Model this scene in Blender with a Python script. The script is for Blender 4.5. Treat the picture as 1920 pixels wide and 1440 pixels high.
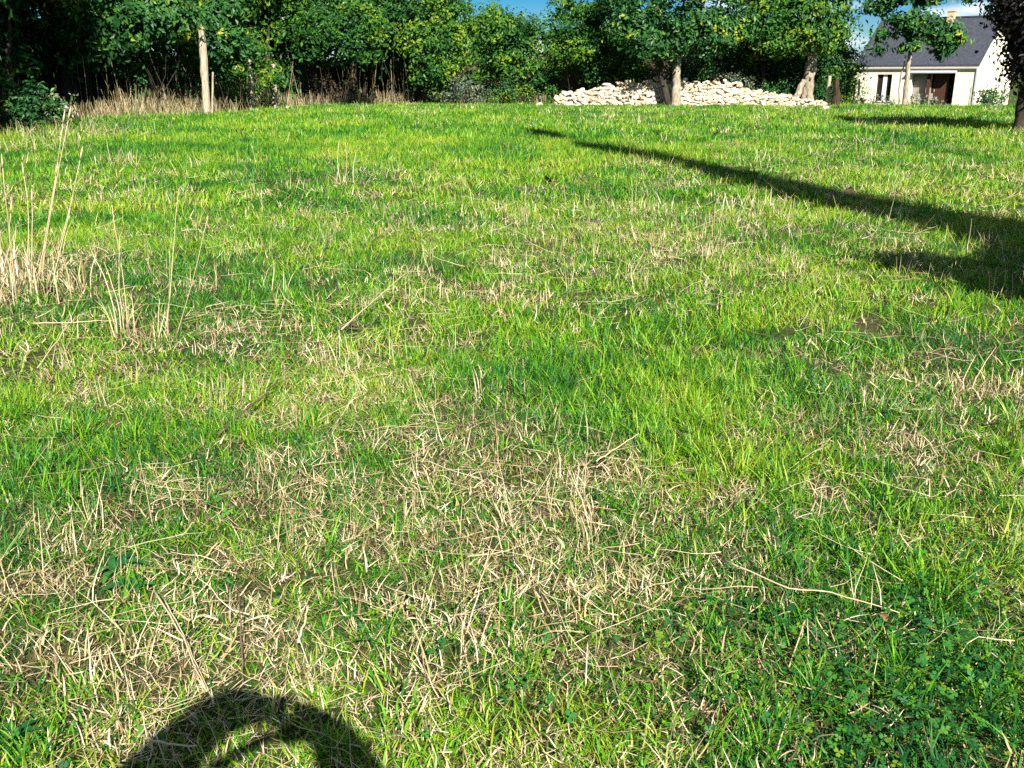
import bpy, math
import numpy as np
from mathutils import Vector

SC = bpy.context.scene
for o in list(bpy.data.objects):
    bpy.data.objects.remove(o, do_unlink=True)
COL = SC.collection
R = np.random.default_rng(11)

# ------------------------------------------------------------------ camera
CAM_H = 1.55
F = 1800.0                                   # focal length in pixels of the 1920 wide photograph
PITCH = math.atan(580.0 / F)
cam_d = bpy.data.cameras.new("camera")
cam_d.sensor_width = 36.0
cam_d.lens = 36.0 * F / 1920.0
cam_d.clip_start = 0.02
cam_d.clip_end = 3000.0
cam = bpy.data.objects.new("camera", cam_d)
COL.objects.link(cam)
cam.location = (0, 0, CAM_H)
cam.rotation_euler = (math.pi / 2 - PITCH, 0, 0)
SC.camera = cam

# ------------------------------------------------------------------ sun, sky, exposure
SUN_EL = math.radians(36.0)
SHADOW_AZ = math.radians(14.5)               # shadows run away from the camera, this far to the left
tosun = Vector((math.sin(SHADOW_AZ) * math.cos(SUN_EL), -math.cos(SHADOW_AZ) * math.cos(SUN_EL), math.sin(SUN_EL)))
sun_d = bpy.data.lights.new("sun", 'SUN')
sun_d.energy = 5.0
sun_d.angle = math.radians(0.53)
sun_d.color = (1.0, 0.95, 0.86)
sun = bpy.data.objects.new("sun", sun_d)
COL.objects.link(sun)
sun.location = (20, -40, 40)
sun.rotation_euler = (-tosun).to_track_quat('-Z', 'Y').to_euler()

world = bpy.data.worlds.new("World")
SC.world = world
world.use_nodes = True
wn, wl = world.node_tree.nodes, world.node_tree.links
for n in list(wn):
    wn.remove(n)
w_out = wn.new('ShaderNodeOutputWorld')
w_bg = wn.new('ShaderNodeBackground')
w_sky = wn.new('ShaderNodeTexSky')
w_sky.sky_type = 'NISHITA'
w_sky.sun_disc = False
w_sky.sun_elevation = SUN_EL
w_sky.sun_rotation = math.atan2(tosun.x, tosun.y)
w_sky.air_density = 0.75
w_sky.ozone_density = 4.0
w_sky.dust_density = 0.0
w_bg.inputs['Strength'].default_value = 0.05
# a few fair-weather clouds all round the sky
w_tc = wn.new('ShaderNodeTexCoord')
w_map = wn.new('ShaderNodeMapping')
w_map.inputs['Scale'].default_value = (1.0, 1.0, 3.2)
w_map.inputs['Location'].default_value = (0.37, 0.1, 0.25)
w_noise = wn.new('ShaderNodeTexNoise')
w_noise.inputs['Scale'].default_value = 5.5
w_noise.inputs['Detail'].default_value = 7.0
w_noise.inputs['Roughness'].default_value = 0.55
w_ramp = wn.new('ShaderNodeValToRGB')
w_ramp.color_ramp.elements[0].position = 0.50
w_ramp.color_ramp.elements[0].color = (0, 0, 0, 1)
w_ramp.color_ramp.elements[1].position = 0.64
w_ramp.color_ramp.elements[1].color = (1, 1, 1, 1)
w_mix = wn.new('ShaderNodeMixRGB')
w_mix.inputs['Color2'].default_value = (11.0, 11.3, 11.8, 1)
wl.new(w_tc.outputs['Generated'], w_map.inputs['Vector'])
wl.new(w_map.outputs['Vector'], w_noise.inputs['Vector'])
wl.new(w_noise.outputs['Fac'], w_ramp.inputs['Fac'])
wl.new(w_ramp.outputs['Color'], w_mix.inputs['Fac'])
w_hs = wn.new('ShaderNodeHueSaturation')
w_hs.inputs['Saturation'].default_value = 1.75
w_hs.inputs['Value'].default_value = 0.65
wl.new(w_sky.outputs['Color'], w_hs.inputs['Color'])
wl.new(w_hs.outputs['Color'], w_mix.inputs['Color1'])
wl.new(w_mix.outputs['Color'], w_bg.inputs['Color'])
wl.new(w_bg.outputs['Background'], w_out.inputs['Surface'])

SC.view_settings.view_transform = 'Standard'
SC.view_settings.look = 'None'
SC.view_settings.gamma = 1.0
SC.view_settings.use_curve_mapping = False
SC.view_settings.exposure = 1.25
SC.render.engine = 'CYCLES'
SC.cycles.max_bounces = 2
SC.cycles.diffuse_bounces = 1
SC.cycles.glossy_bounces = 1
SC.cycles.transmission_bounces = 2
SC.cycles.transparent_max_bounces = 4
SC.cycles.use_denoising = False
SC.cycles.sample_clamp_indirect = 4.0


# ------------------------------------------------------------------ helpers
def ray(px, py):
    v = py - 720.0
    return np.array([px - 960.0, F * math.cos(PITCH) - v * math.sin(PITCH), -(F * math.sin(PITCH) + v * math.cos(PITCH))])


def on_ground(px, py, z=0.0):
    d = ray(px, py)
    t = (z - CAM_H) / d[2]
    return np.array([d[0] * t, d[1] * t, z])


def at(px, py, fwd):
    d = ray(px, py)
    t = fwd / d[1]
    return np.array([d[0] * t, fwd, CAM_H + d[2] * t])


def hash2(ix, iy, seed):
    h = (ix.astype(np.int64) * 374761393 + iy.astype(np.int64) * 668265263 + seed * 1442695041) & 0x7fffffff
    h = ((h ^ (h >> 13)) * 1274126177) & 0x7fffffff
    h = h ^ (h >> 16)
    return (h % 100003) / 100003.0


def vnoise(x, y, scale, seed=0, octs=3):
    x = np.asarray(x, float) / scale
    y = np.asarray(y, float) / scale
    out = 0.0
    amp, tot = 1.0, 0.0
    for o in range(octs):
        ix, iy = np.floor(x), np.floor(y)
        fx, fy = x - ix, y - iy
        fx, fy = fx * fx * (3 - 2 * fx), fy * fy * (3 - 2 * fy)
        a, b = hash2(ix, iy, seed + o), hash2(ix + 1, iy, seed + o)
        c, d = hash2(ix, iy + 1, seed + o), hash2(ix + 1, iy + 1, seed + o)
        out = out + amp * ((a * (1 - fx) + b * fx) * (1 - fy) + (c * (1 - fx) + d * fx) * fy)
        tot += amp
        amp *= 0.5
        x, y = x * 2.03 + 17.3, y * 2.03 + 9.1
    return out / tot


def sstep(a, b, t):
    t = np.clip((np.asarray(t, float) - a) / (b - a), 0, 1)
    return t * t * (3 - 2 * t)


def gz(x, y):
    """height of the ground"""
    x, y = np.asarray(x, float), np.asarray(y, float)
    dip = -0.55 * sstep(46, 64, y) * sstep(14, 24, x)
    und = (vnoise(x, y, 3.5, 5, 2) - 0.5) * 0.07 * sstep(3, 9, y)
    return dip + und


def mesh(name, V, Fc, mat=None, parent=None, tint=None, smooth=False, mats=None, midx=None, link=True):
    """one mesh object from arrays; Fc is a (n,k) array or a list of such arrays"""
    V = np.asarray(V, np.float32)
    if not isinstance(Fc, (list, tuple)):
        Fc = [Fc]
    Fc = [np.asarray(f, np.int32) for f in Fc if len(f)]
    me = bpy.data.meshes.new(name)
    me.vertices.add(len(V))
    me.vertices.foreach_set("co", V.ravel())
    loops = np.concatenate([f.ravel() for f in Fc])
    tot = np.concatenate([np.full(len(f), f.shape[1], np.int32) for f in Fc])
    start = np.concatenate([[0], np.cumsum(tot)[:-1]]).astype(np.int32)
    me.loops.add(len(loops))
    me.loops.foreach_set("vertex_index", loops)
    me.polygons.add(len(tot))
    me.polygons.foreach_set("loop_start", start)
    me.polygons.foreach_set("loop_total", tot)
    me.polygons.foreach_set("use_smooth", np.full(len(tot), bool(smooth)))
    for m in (mats or ([mat] if mat else [])):
        me.materials.append(m)
    if midx is not None:
        me.polygons.foreach_set("material_index", np.asarray(midx, np.int32))
    if tint is not None:
        a = me.attributes.new("tint", 'FLOAT', 'POINT')
        a.data.foreach_set("value", np.asarray(tint, np.float32))
    me.update(calc_edges=True)
    me.validate()
    ob = bpy.data.objects.new(name, me)
    if link:
        COL.objects.link(ob)
    if parent is not None:
        ob.parent = parent
    return ob


def tag(o, label=None, cat=None, group=None, kind=None):
    if label:
        o["label"] = label
    if cat:
        o["category"] = cat
    if group:
        o["group"] = group
    if kind:
        o["kind"] = kind
    return o


def empty(name, loc, label=None, cat=None, group=None):
    e = bpy.data.objects.new(name, None)
    COL.objects.link(e)
    e.location = [float(c) for c in loc]
    e.empty_display_size = 0.2
    return tag(e, label, cat, group)


class MB:
    """collects boxes, tubes and plates into one mesh"""

    def __init__(s):
        s.V, s.Q, s.T, s.n = [], [], [], 0

    def add(s, V, quads=None, tris=None):
        V = np.asarray(V, float)
        if quads is not None and len(quads):
            s.Q.append(np.asarray(quads, int) + s.n)
        if tris is not None and len(tris):
            s.T.append(np.asarray(tris, int) + s.n)
        s.V.append(V)
        s.n += len(V)
        return s

    def box(s, c, d, M=None):
        c, d = np.asarray(c, float), np.asarray(d, float) / 2
        P = np.array([[x, y, z] for z in (-1, 1) for y in (-1, 1) for x in (-1, 1)], float) * d
        if M is not None:
            P = P @ np.asarray(M).T
        q = [(0, 2, 3, 1), (4, 5, 7, 6), (0, 1, 5, 4), (2, 6, 7, 3), (0, 4, 6, 2), (1, 3, 7, 5)]
        return s.add(P + c, q)

    def tube(s, P, r, n=8, jit=0.0, rng=None, cap=True):
        P = np.asarray(P, float)
        r = np.broadcast_to(np.asarray(r, float), (len(P),))
        t = np.gradient(P, axis=0)
        t /= np.linalg.norm(t, axis=1)[:, None] + 1e-9
        ref = np.array([0.31, 0.95, 0.05]) if abs(t[0][2]) > 0.5 else np.array([0, 0, 1.0])
        u = np.cross(t, ref)
        u /= np.linalg.norm(u, axis=1)[:, None] + 1e-9
        v = np.cross(t, u)
        a = np.arange(n) * 2 * math.pi / n
        rr = r[:, None] * (1 + (jit * (rng.random((len(P), n)) - 0.5) if rng is not None else 0))
        ring = P[:, None] + rr[..., None] * (np.cos(a)[None, :, None] * u[:, None] + np.sin(a)[None, :, None] * v[:, None])
        q = []
        for i in range(len(P) - 1):
            for k in range(n):
                q.append((i * n + k, i * n + (k + 1) % n, (i + 1) * n + (k + 1) % n, (i + 1) * n + k))
        V = ring.reshape(-1, 3)
        tr = []
        if cap:
            V = np.vstack([V, P[0], P[-1]])
            m = len(P) * n
            for k in range(n):
                tr.append((m, (k + 1) % n, k))
                tr.append((m + 1, (len(P) - 1) * n + k, (len(P) - 1) * n + (k + 1) % n))
        return s.add(V, q, tr)

    def build(s, name, mat, parent=None, smooth=False, tint=None):
        fs = []
        if s.Q:
            fs.append(np.vstack(s.Q))
        if s.T:
            fs.append(np.vstack(s.T))
        return mesh(name, np.vstack(s.V), fs, mat, parent, smooth=smooth, tint=tint)


# ------------------------------------------------------------------ materials
def new_mat(name):
    m = bpy.data.materials.new(name)
    m.use_nodes = True
    nt = m.node_tree
    for n in list(nt.nodes):
        nt.nodes.remove(n)
    out = nt.nodes.new('ShaderNodeOutputMaterial')
    return m, nt.nodes, nt.links, out


def ramp(N, stops):
    r = N.new('ShaderNodeValToRGB')
    e = r.color_ramp.elements
    e[0].position, e[0].color = stops[0][0], (*stops[0][1], 1)
    e[1].position, e[1].color = stops[-1][0], (*stops[-1][1], 1)
    for p, c in stops[1:-1]:
        k = e.new(p)
        k.color = (*c, 1)
    return r


def leaf_mat(name, stops, transl=0.3, gloss=0.06, rough=0.45, instanced=False, tl=(0.9, 1.15, 0.5)):
    m, N, L, out = new_mat(name)
    a = N.new('ShaderNodeAttribute')
    a.attribute_name = "tint"
    fac = a.outputs['Fac']
    if instanced:
        b = N.new('ShaderNodeAttribute')
        b.attribute_type = 'INSTANCER'
        b.attribute_name = "shade"
        ad = N.new('ShaderNodeMath')
        ad.operation = 'ADD'
        ad.use_clamp = True
        L.new(a.outputs['Fac'], ad.inputs[0])
        L.new(b.outputs['Fac'], ad.inputs[1])
        c = N.new('ShaderNodeAttribute')
        c.attribute_name = "shade"
        ad2 = N.new('ShaderNodeMath')
        ad2.operation = 'ADD'
        ad2.use_clamp = True
        ad.use_clamp = False
        L.new(ad.outputs[0], ad2.inputs[0])
        L.new(c.outputs['Fac'], ad2.inputs[1])
        fac = ad2.outputs[0]
    r = ramp(N, stops)
    L.new(fac, r.inputs['Fac'])
    d = N.new('ShaderNodeBsdfDiffuse')
    t = N.new('ShaderNodeBsdfTranslucent')
    g = N.new('ShaderNodeBsdfGlossy')
    g.inputs['Roughness'].default_value = rough
    g.inputs['Color'].default_value = (0.9, 0.95, 1.0, 1)
    mu = N.new('ShaderNodeMixRGB')
    mu.blend_type = 'MULTIPLY'
    mu.inputs['Fac'].default_value = 1.0
    mu.inputs['Color2'].default_value = (*tl, 1)
    L.new(r.outputs['Color'], d.inputs['Color'])
    L.new(r.outputs['Color'], mu.inputs['Color1'])
    L.new(mu.outputs['Color'], t.inputs['Color'])
    m1 = N.new('ShaderNodeMixShader')
    m1.inputs['Fac'].default_value = transl
    m2 = N.new('ShaderNodeMixShader')
    m2.inputs['Fac'].default_value = gloss
    L.new(d.outputs[0], m1.inputs[1])
    L.new(t.outputs[0], m1.inputs[2])
    L.new(m1.outputs[0], m2.inputs[1])
    L.new(g.outputs[0], m2.inputs[2])
    L.new(m2.outputs[0], out.inputs['Surface'])
    return m


def noise_mat(name, stops, scale=4.0, detail=5, rough=0.85, bump=0.3, bscale=None, stretch=(1, 1, 1), spec=0.2, rnd=0.0):
    m, N, L, out = new_mat(name)
    p = N.new('ShaderNodeBsdfPrincipled')
    p.inputs['Roughness'].default_value = rough
    p.inputs['Specular IOR Level'].default_value = spec
    tc = N.new('ShaderNodeTexCoord')
    mp = N.new('ShaderNodeMapping')
    mp.inputs['Scale'].default_value = stretch
    n = N.new('ShaderNodeTexNoise')
    n.inputs['Scale'].default_value = scale
    n.inputs['Detail'].default_value = detail
    n.inputs['Roughness'].default_value = 0.6
    r = ramp(N, stops)
    L.new(tc.outputs['Object'], mp.inputs['Vector'])
    L.new(mp.outputs['Vector'], n.inputs['Vector'])
    fac = n.outputs['Fac']
    if rnd:
        oi = N.new('ShaderNodeObjectInfo')
        ma = N.new('ShaderNodeMath')
        ma.operation = 'MULTIPLY_ADD'
        ma.inputs[1].default_value = rnd
        ma.use_clamp = True
        L.new(oi.outputs['Random'], ma.inputs[0])
        sb = N.new('ShaderNodeMath')
        sb.operation = 'SUBTRACT'
        sb.inputs[1].default_value = rnd / 2
        L.new(fac, sb.inputs[0])
        L.new(sb.outputs[0], ma.inputs[2])
        fac = ma.outputs[0]
    L.new(fac, r.inputs['Fac'])
    L.new(r.outputs['Color'], p.inputs['Base Color'])
    if bump:
        n2 = N.new('ShaderNodeTexNoise')
        n2.inputs['Scale'].default_value = bscale or scale * 3
        n2.inputs['Detail'].default_value = 6
        L.new(mp.outputs['Vector'], n2.inputs['Vector'])
        b = N.new('ShaderNodeBump')
        b.inputs['Strength'].default_value = bump
        b.inputs['Distance'].default_value = 0.02
        L.new(n2.outputs['Fac'], b.inputs['Height'])
        L.new(b.outputs['Normal'], p.inputs['Normal'])
    L.new(p.outputs[0], out.inputs['Surface'])
    return m


M_GRASS = leaf_mat("grass_green", [(0.0, (0.010, 0.085, 0.018)), (0.28, (0.035, 0.17, 0.014)), (0.6, (0.095, 0.28, 0.008)),
                                   (0.9, (0.20, 0.38, 0.010)), (1.0, (0.31, 0.38, 0.04))], 0.22, 0.015, 0.5, True)
M_STRAW = leaf_mat("grass_straw", [(0.0, (0.10, 0.075, 0.04)), (0.25, (0.30, 0.22, 0.10)), (0.6, (0.56, 0.45, 0.25)),
                                   (1.0, (0.72, 0.61, 0.42))], 0.12, 0.02, 0.5, True, (1.0, 0.9, 0.7))
M_CLOVER = leaf_mat("clover", [(0.0, (0.010, 0.065, 0.016)), (0.5, (0.022, 0.13, 0.022)), (0.85, (0.06, 0.20, 0.02)), (1.0, (0.16, 0.26, 0.02))], 0.2, 0.015, 0.5, True)
M_STALK = leaf_mat("dry_stalk", [(0.0, (0.26, 0.19, 0.08)), (0.5, (0.48, 0.38, 0.20)), (1.0, (0.66, 0.56, 0.37))], 0.1, 0.05, 0.45, False, (1, 0.9, 0.7))
M_DRY = leaf_mat("dry_brown", [(0.0, (0.03, 0.06, 0.012)), (0.25, (0.10, 0.09, 0.03)), (0.55, (0.28, 0.21, 0.10)), (1.0, (0.60, 0.50, 0.31))], 0.1, 0.02, 0.5, False, (1, 0.9, 0.7))
M_WEED = leaf_mat("weed_leaf", [(0.0, (0.012, 0.08, 0.025)), (1.0, (0.05, 0.20, 0.03))], 0.2, 0.015)
M_LEAF = leaf_mat("leaf_green", [(0.0, (0.010, 0.048, 0.010)), (0.35, (0.026, 0.105, 0.016)), (0.7, (0.062, 0.165, 0.016)),
                                 (1.0, (0.20, 0.29, 0.015))], 0.22, 0.012)
M_LEAF_COOL = leaf_mat("leaf_cool", [(0.0, (0.010, 0.048, 0.012)), (0.5, (0.026, 0.11, 0.022)), (0.9, (0.07, 0.18, 0.022)),
                                     (1.0, (0.28, 0.32, 0.02))], 0.2, 0.02, 0.45)
M_LEAF_YEL = leaf_mat("leaf_yellow", [(0.0, (0.022, 0.075, 0.010)), (0.5, (0.09, 0.19, 0.014)), (0.9, (0.24, 0.31, 0.02)),
                                      (1.0, (0.40, 0.30, 0.03))], 0.28, 0.012)
M_LEAF_SHADE = leaf_mat("leaf_painted_shade", [(0.0, (0.008, 0.006, 0.005)), (0.7, (0.018, 0.014, 0.009)), (0.93, (0.03, 0.022, 0.011)),
                                     (1.0, (0.07, 0.10, 0.014))], 0.08, 0.02)  # near-black leaf colour stands in for shade on the crown
M_LEAF_GREY = leaf_mat("leaf_grey", [(0.0, (0.04, 0.07, 0.04)), (0.6, (0.10, 0.15, 0.08)), (1.0, (0.30, 0.26, 0.14))], 0.2, 0.05)
M_BARK = noise_mat("bark_pale", [(0.3, (0.13, 0.10, 0.07)), (0.55, (0.34, 0.29, 0.21)), (0.7, (0.48, 0.43, 0.33))], 5, stretch=(3, 3, 0.8), bump=0.8)
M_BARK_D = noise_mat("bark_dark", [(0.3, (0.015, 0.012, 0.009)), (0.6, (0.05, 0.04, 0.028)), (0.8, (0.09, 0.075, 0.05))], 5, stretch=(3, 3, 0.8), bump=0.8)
M_POST = noise_mat("weathered_wood", [(0.3, (0.20, 0.16, 0.11)), (0.55, (0.42, 0.35, 0.25)), (0.75, (0.55, 0.48, 0.37))], 6, stretch=(4, 4, 0.5), bump=0.6)
M_STONE = noise_mat("limestone", [(0.12, (0.34, 0.25, 0.16)), (0.33, (0.56, 0.45, 0.32)), (0.5, (0.68, 0.58, 0.44)), (0.65, (0.66, 0.58, 0.46)), (0.85, (0.72, 0.66, 0.56))], 3.0,
                    rough=0.95, bump=0.6, bscale=18, rnd=0.6)
M_SOIL = noise_mat("soil", [(0.3, (0.022, 0.016, 0.010)), (0.6, (0.06, 0.045, 0.025)), (0.8, (0.10, 0.08, 0.04))], 3, bump=0.6)

# ground under the grass: thatch, soil and moss
m, N, L, out = new_mat("field_ground")
p = N.new('ShaderNodeBsdfPrincipled')
p.inputs['Roughness'].default_value = 0.95
p.inputs['Specular IOR Level'].default_value = 0.1
tc = N.new('ShaderNodeTexCoord')
n1 = N.new('ShaderNodeTexNoise'); n1.inputs['Scale'].default_value = 0.55; n1.inputs['Detail'].default_value = 6
n2 = N.new('ShaderNodeTexNoise'); n2.inputs['Scale'].default_value = 28; n2.inputs['Detail'].default_value = 6; n2.inputs['Roughness'].default_value = 0.7
r1 = ramp(N, [(0.35, (0.035, 0.075, 0.012)), (0.65, (0.09, 0.085, 0.035))])
r2 = ramp(N, [(0.3, (0.35, 0.35, 0.35)), (0.7, (1.3, 1.3, 1.3))])
mx = N.new('ShaderNodeMixRGB'); mx.blend_type = 'MULTIPLY'; mx.inputs['Fac'].default_value = 1
bp = N.new('ShaderNodeBump'); bp.inputs['Strength'].default_value = 0.8; bp.inputs['Distance'].default_value = 0.03
for nn in (n1, n2):
    L.new(tc.outputs['Object'], nn.inputs['Vector'])
L.new(n1.outputs['Fac'], r1.inputs['Fac']); L.new(n2.outputs['Fac'], r2.inputs['Fac'])
L.new(r1.outputs['Color'], mx.inputs['Color1']); L.new(r2.outputs['Color'], mx.inputs['Color2'])
L.new(mx.outputs['Color'], p.inputs['Base Color']); L.new(n2.outputs['Fac'], bp.inputs['Height'])
L.new(bp.outputs['Normal'], p.inputs['Normal']); L.new(p.outputs[0], out.inputs['Surface'])
M_GROUND = m


def plain(name, col, rough=0.7, spec=0.3, var=0.12, scale=3.0, bump=0.15):
    c = np.array(col)
    return noise_mat(name, [(0.25, tuple(c * (1 - var))), (0.75, tuple(np.minimum(c * (1 + var), 1)))], scale, rough=rough, bump=bump, bscale=30, spec=spec)


# ------------------------------------------------------------------ ground and banks
def grid(x0, x1, y0, y1, nx, ny, zf):
    X, Y = np.meshgrid(np.linspace(x0, x1, nx), np.linspace(y0, y1, ny))
    V = np.stack([X, Y, zf(X, Y)], -1).reshape(-1, 3)
    i = np.arange(ny - 1)[:, None] * nx + np.arange(nx - 1)[None]
    q = np.stack([i, i + 1, i + nx + 1, i + nx], -1).reshape(-1, 4)
    return V, q


xs = np.concatenate([np.linspace(-900, -45, 12), np.linspace(-40, 60, 201), np.linspace(65, 900, 12)])
ys = np.concatenate([np.linspace(-300, -12, 8), np.linspace(-10, 90, 201), np.linspace(95, 1600, 16)])
X, Y = np.meshgrid(xs, ys)
V = np.stack([X, Y, gz(X, Y)], -1).reshape(-1, 3)
nx, ny = len(xs), len(ys)
i = np.arange(ny - 1)[:, None] * nx + np.arange(nx - 1)[None]
tag(mesh("field_ground", V, np.stack([i, i + 1, i + nx + 1, i + nx], -1).reshape(-1, 4), M_GROUND, smooth=True), kind="structure")

# edge of the field along the hedge
EDGE = np.array([(-13.0, 8.0), (-13.8, 17.0), (-14.2, 24.7), (-14.9, 28.8), (-15.0, 34.5), (-14.4, 41.0), (-12.2, 48.0), (-8.9, 53.0), (-4.9, 55.2), (-0.3, 55.0), (3.0, 53.2)])


def edge_x(y):
    """x of the hedge edge for the part where it runs away from the camera"""
    return np.interp(y, EDGE[:, 1][:8], EDGE[:, 0][:8])


def off_edge(s, d):
    """point at arc share s (0..1) of the edge, d metres outward from the field"""
    seg = np.linalg.norm(np.diff(EDGE, axis=0), axis=1)
    cum = np.concatenate([[0], np.cumsum(seg)])
    t = s * cum[-1]
    k = min(np.searchsorted(cum, t, side='right') - 1, len(seg) - 1)
    u = (t - cum[k]) / seg[k]
    p = EDGE[k] * (1 - u) + EDGE[k + 1] * u
    dv = (EDGE[k + 1] - EDGE[k]) / seg[k]
    nrm = np.array([-dv[1], dv[0]])
    return p + nrm * d


def strip(name, d0, d1, zf, mat, n=60, m=9):
    V = []
    for a in np.linspace(0, 1, n):
        for b in np.linspace(0, 1, m):
            q = off_edge(a, d0 + (d1 - d0) * b)
            V.append((q[0], q[1], zf(a, b, q)))
    i = np.arange(n - 1)[:, None] * m + np.arange(m - 1)[None]
    return tag(mesh(name, V, np.stack([i, i + m, i + m + 1, i + 1], -1).reshape(-1, 4), mat, smooth=True), kind="structure")


strip("leaf_litter_soil", 0.2, 4.5, lambda a, b, q: float(gz(q[0], q[1])) + 0.012 + 0.02 * b, M_SOIL)
strip("hedge_bank", 4.0, 9.0, lambda a, b, q: float(gz(q[0], q[1])) - 0.05 + 2.3 * math.sin(math.pi * min(1, b * 1.05)) ** 0.8
      + 0.25 * float(vnoise(q[0], q[1], 1.2, 9)), M_SOIL)


# ------------------------------------------------------------------ foliage
def leaves(P, Nrm, size, rng, aspect=0.5, fold=0.25):
    """diamond leaves folded along the midrib at P with normals Nrm"""
    n = len(P)
    Nrm = Nrm / (np.linalg.norm(Nrm, axis=1)[:, None] + 1e-9)
    rv = rng.normal(size=(n, 3))
    rv[:, 2] -= 0.35                                   # leaves droop a little
    u = rv - (rv * Nrm).sum(1)[:, None] * Nrm
    u /= np.linalg.norm(u, axis=1)[:, None] + 1e-9
    w = np.cross(Nrm, u)
    s = size * (0.65 + 0.7 * rng.random(n))
    s = s[:, None]
    b = P - u * s * 0.5
    t = P + u * s * 0.5 - Nrm * s * 0.12
    l = P - w * s * aspect * 0.5 + Nrm * s * fold * 0.3
    r = P + w * s * aspect * 0.5 + Nrm * s * fold * 0.3
    V = np.stack([b, l, t, r], 1).reshape(-1, 3)
    k = np.arange(n)[:, None] * 4
    T = np.concatenate([k + np.array([0, 2, 1]), k + np.array([0, 3, 2])], 0)
    return V, T


def crown_points(blobs, per_m2, rng, clump=0.33, shell=(0.62, 1.05), cut=None, leaves_per=16):
    """leaf positions gathered in clumps over the outer part of ellipsoids"""
    Ps, Ns = [], []
    for (c, r) in blobs:
        c, r = np.array(c, float), np.array(r, float) * np.ones(3)
        area = 4 * math.pi * (np.mean([r[0] * r[1], r[0] * r[2], r[1] * r[2]]))
        nc = max(3, int(area * per_m2))
        d = rng.normal(size=(nc, 3))
        d /= np.linalg.norm(d, axis=1)[:, None]
        rad = shell[0] + (shell[1] - shell[0]) * rng.random(nc) ** 0.6
        lump = 0.86 + 0.28 * vnoise(d[:, 0] * 3 + c[0], d[:, 1] * 3 + d[:, 2] * 5 + c[1], 1.0, 3, 2)
        cc = c + d * r * (rad * lump)[:, None]
        m = rng.poisson(leaves_per, nc) + 3
        idx = np.repeat(np.arange(nc), m)
        sp = clump * (0.6 + 0.8 * rng.random(nc))[idx][:, None]
        off = rng.normal(size=(len(idx), 3)) * sp * np.array([1, 1, 0.62])
        Ps.append(cc[idx] + off)
        Ns.append(d[idx] * 0.8 + off / (sp + 1e-6) * 0.35 + rng.normal(size=(len(idx), 3)) * 0.45 + np.array([0.05, -0.25, 0.45]))
    P, Nn = np.vstack(Ps), np.vstack(Ns)
    if cut is not None:
        k = cut(P)
        P, Nn = P[k], Nn[k]
    return P, Nn


def leaf_tint(P, rng, spread=0.5, scale=0.8, bias=0.0):
    t = 0.5 + bias + (vnoise(P[:, 0] + P[:, 1] * 0.7, P[:, 2] * 1.3 + P[:, 1] * 0.4, scale, 21, 2) - 0.5) * 1.2 + (rng.random(len(P)) ** 1.15 - 0.5) * spread * 1.35
    return np.repeat(np.clip(t, 0, 1), 4)


def foliage(name, parent, base, blobs, per_m2, size, mat, rng, clump=0.33, shell=(0.62, 1.05), aspect=0.5, bias=0.0, leaves_per=16, zmin=0.05, spread=0.5, extra=None):
    base = np.asarray(base, float)
    P, Nn = crown_points(blobs, per_m2, rng, clump, shell, None, leaves_per)
    if extra is not None:
        P = np.vstack([P, extra[0]])
        Nn = np.vstack([Nn, extra[1]])
    k = P[:, 2] > zmin
    P, Nn = P[k], Nn[k]
    V, T = leaves(P, Nn, size, rng, aspect)
    return mesh(name, V, T, mat, parent, tint=leaf_tint(P + base, rng, spread, bias=bias))


def wander(a, b, n, amp, rng):
    a, b = np.asarray(a, float), np.asarray(b, float)
    t = np.linspace(0, 1, n)[:, None]
    P = a + (b - a) * t
    o = np.cumsum(rng.normal(size=(n, 3)), axis=0) * amp
    o -= o[0]
    o = o - t * o[-1]
    return P + o


def limbs(mb, start, targets, r0, rng, n=6, amp=0.06):
    for tg in targets:
        tg = np.asarray(tg, float)
        P = wander(start, tg, n, amp, rng)
        P[1:-1, 2] += 0.12 * np.linalg.norm(tg - start) * np.sin(np.linspace(0, math.pi, n))[1:-1] * 0.4
        mb.tube(P, np.linspace(r0, r0 * 0.22, n), 6)


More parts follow.
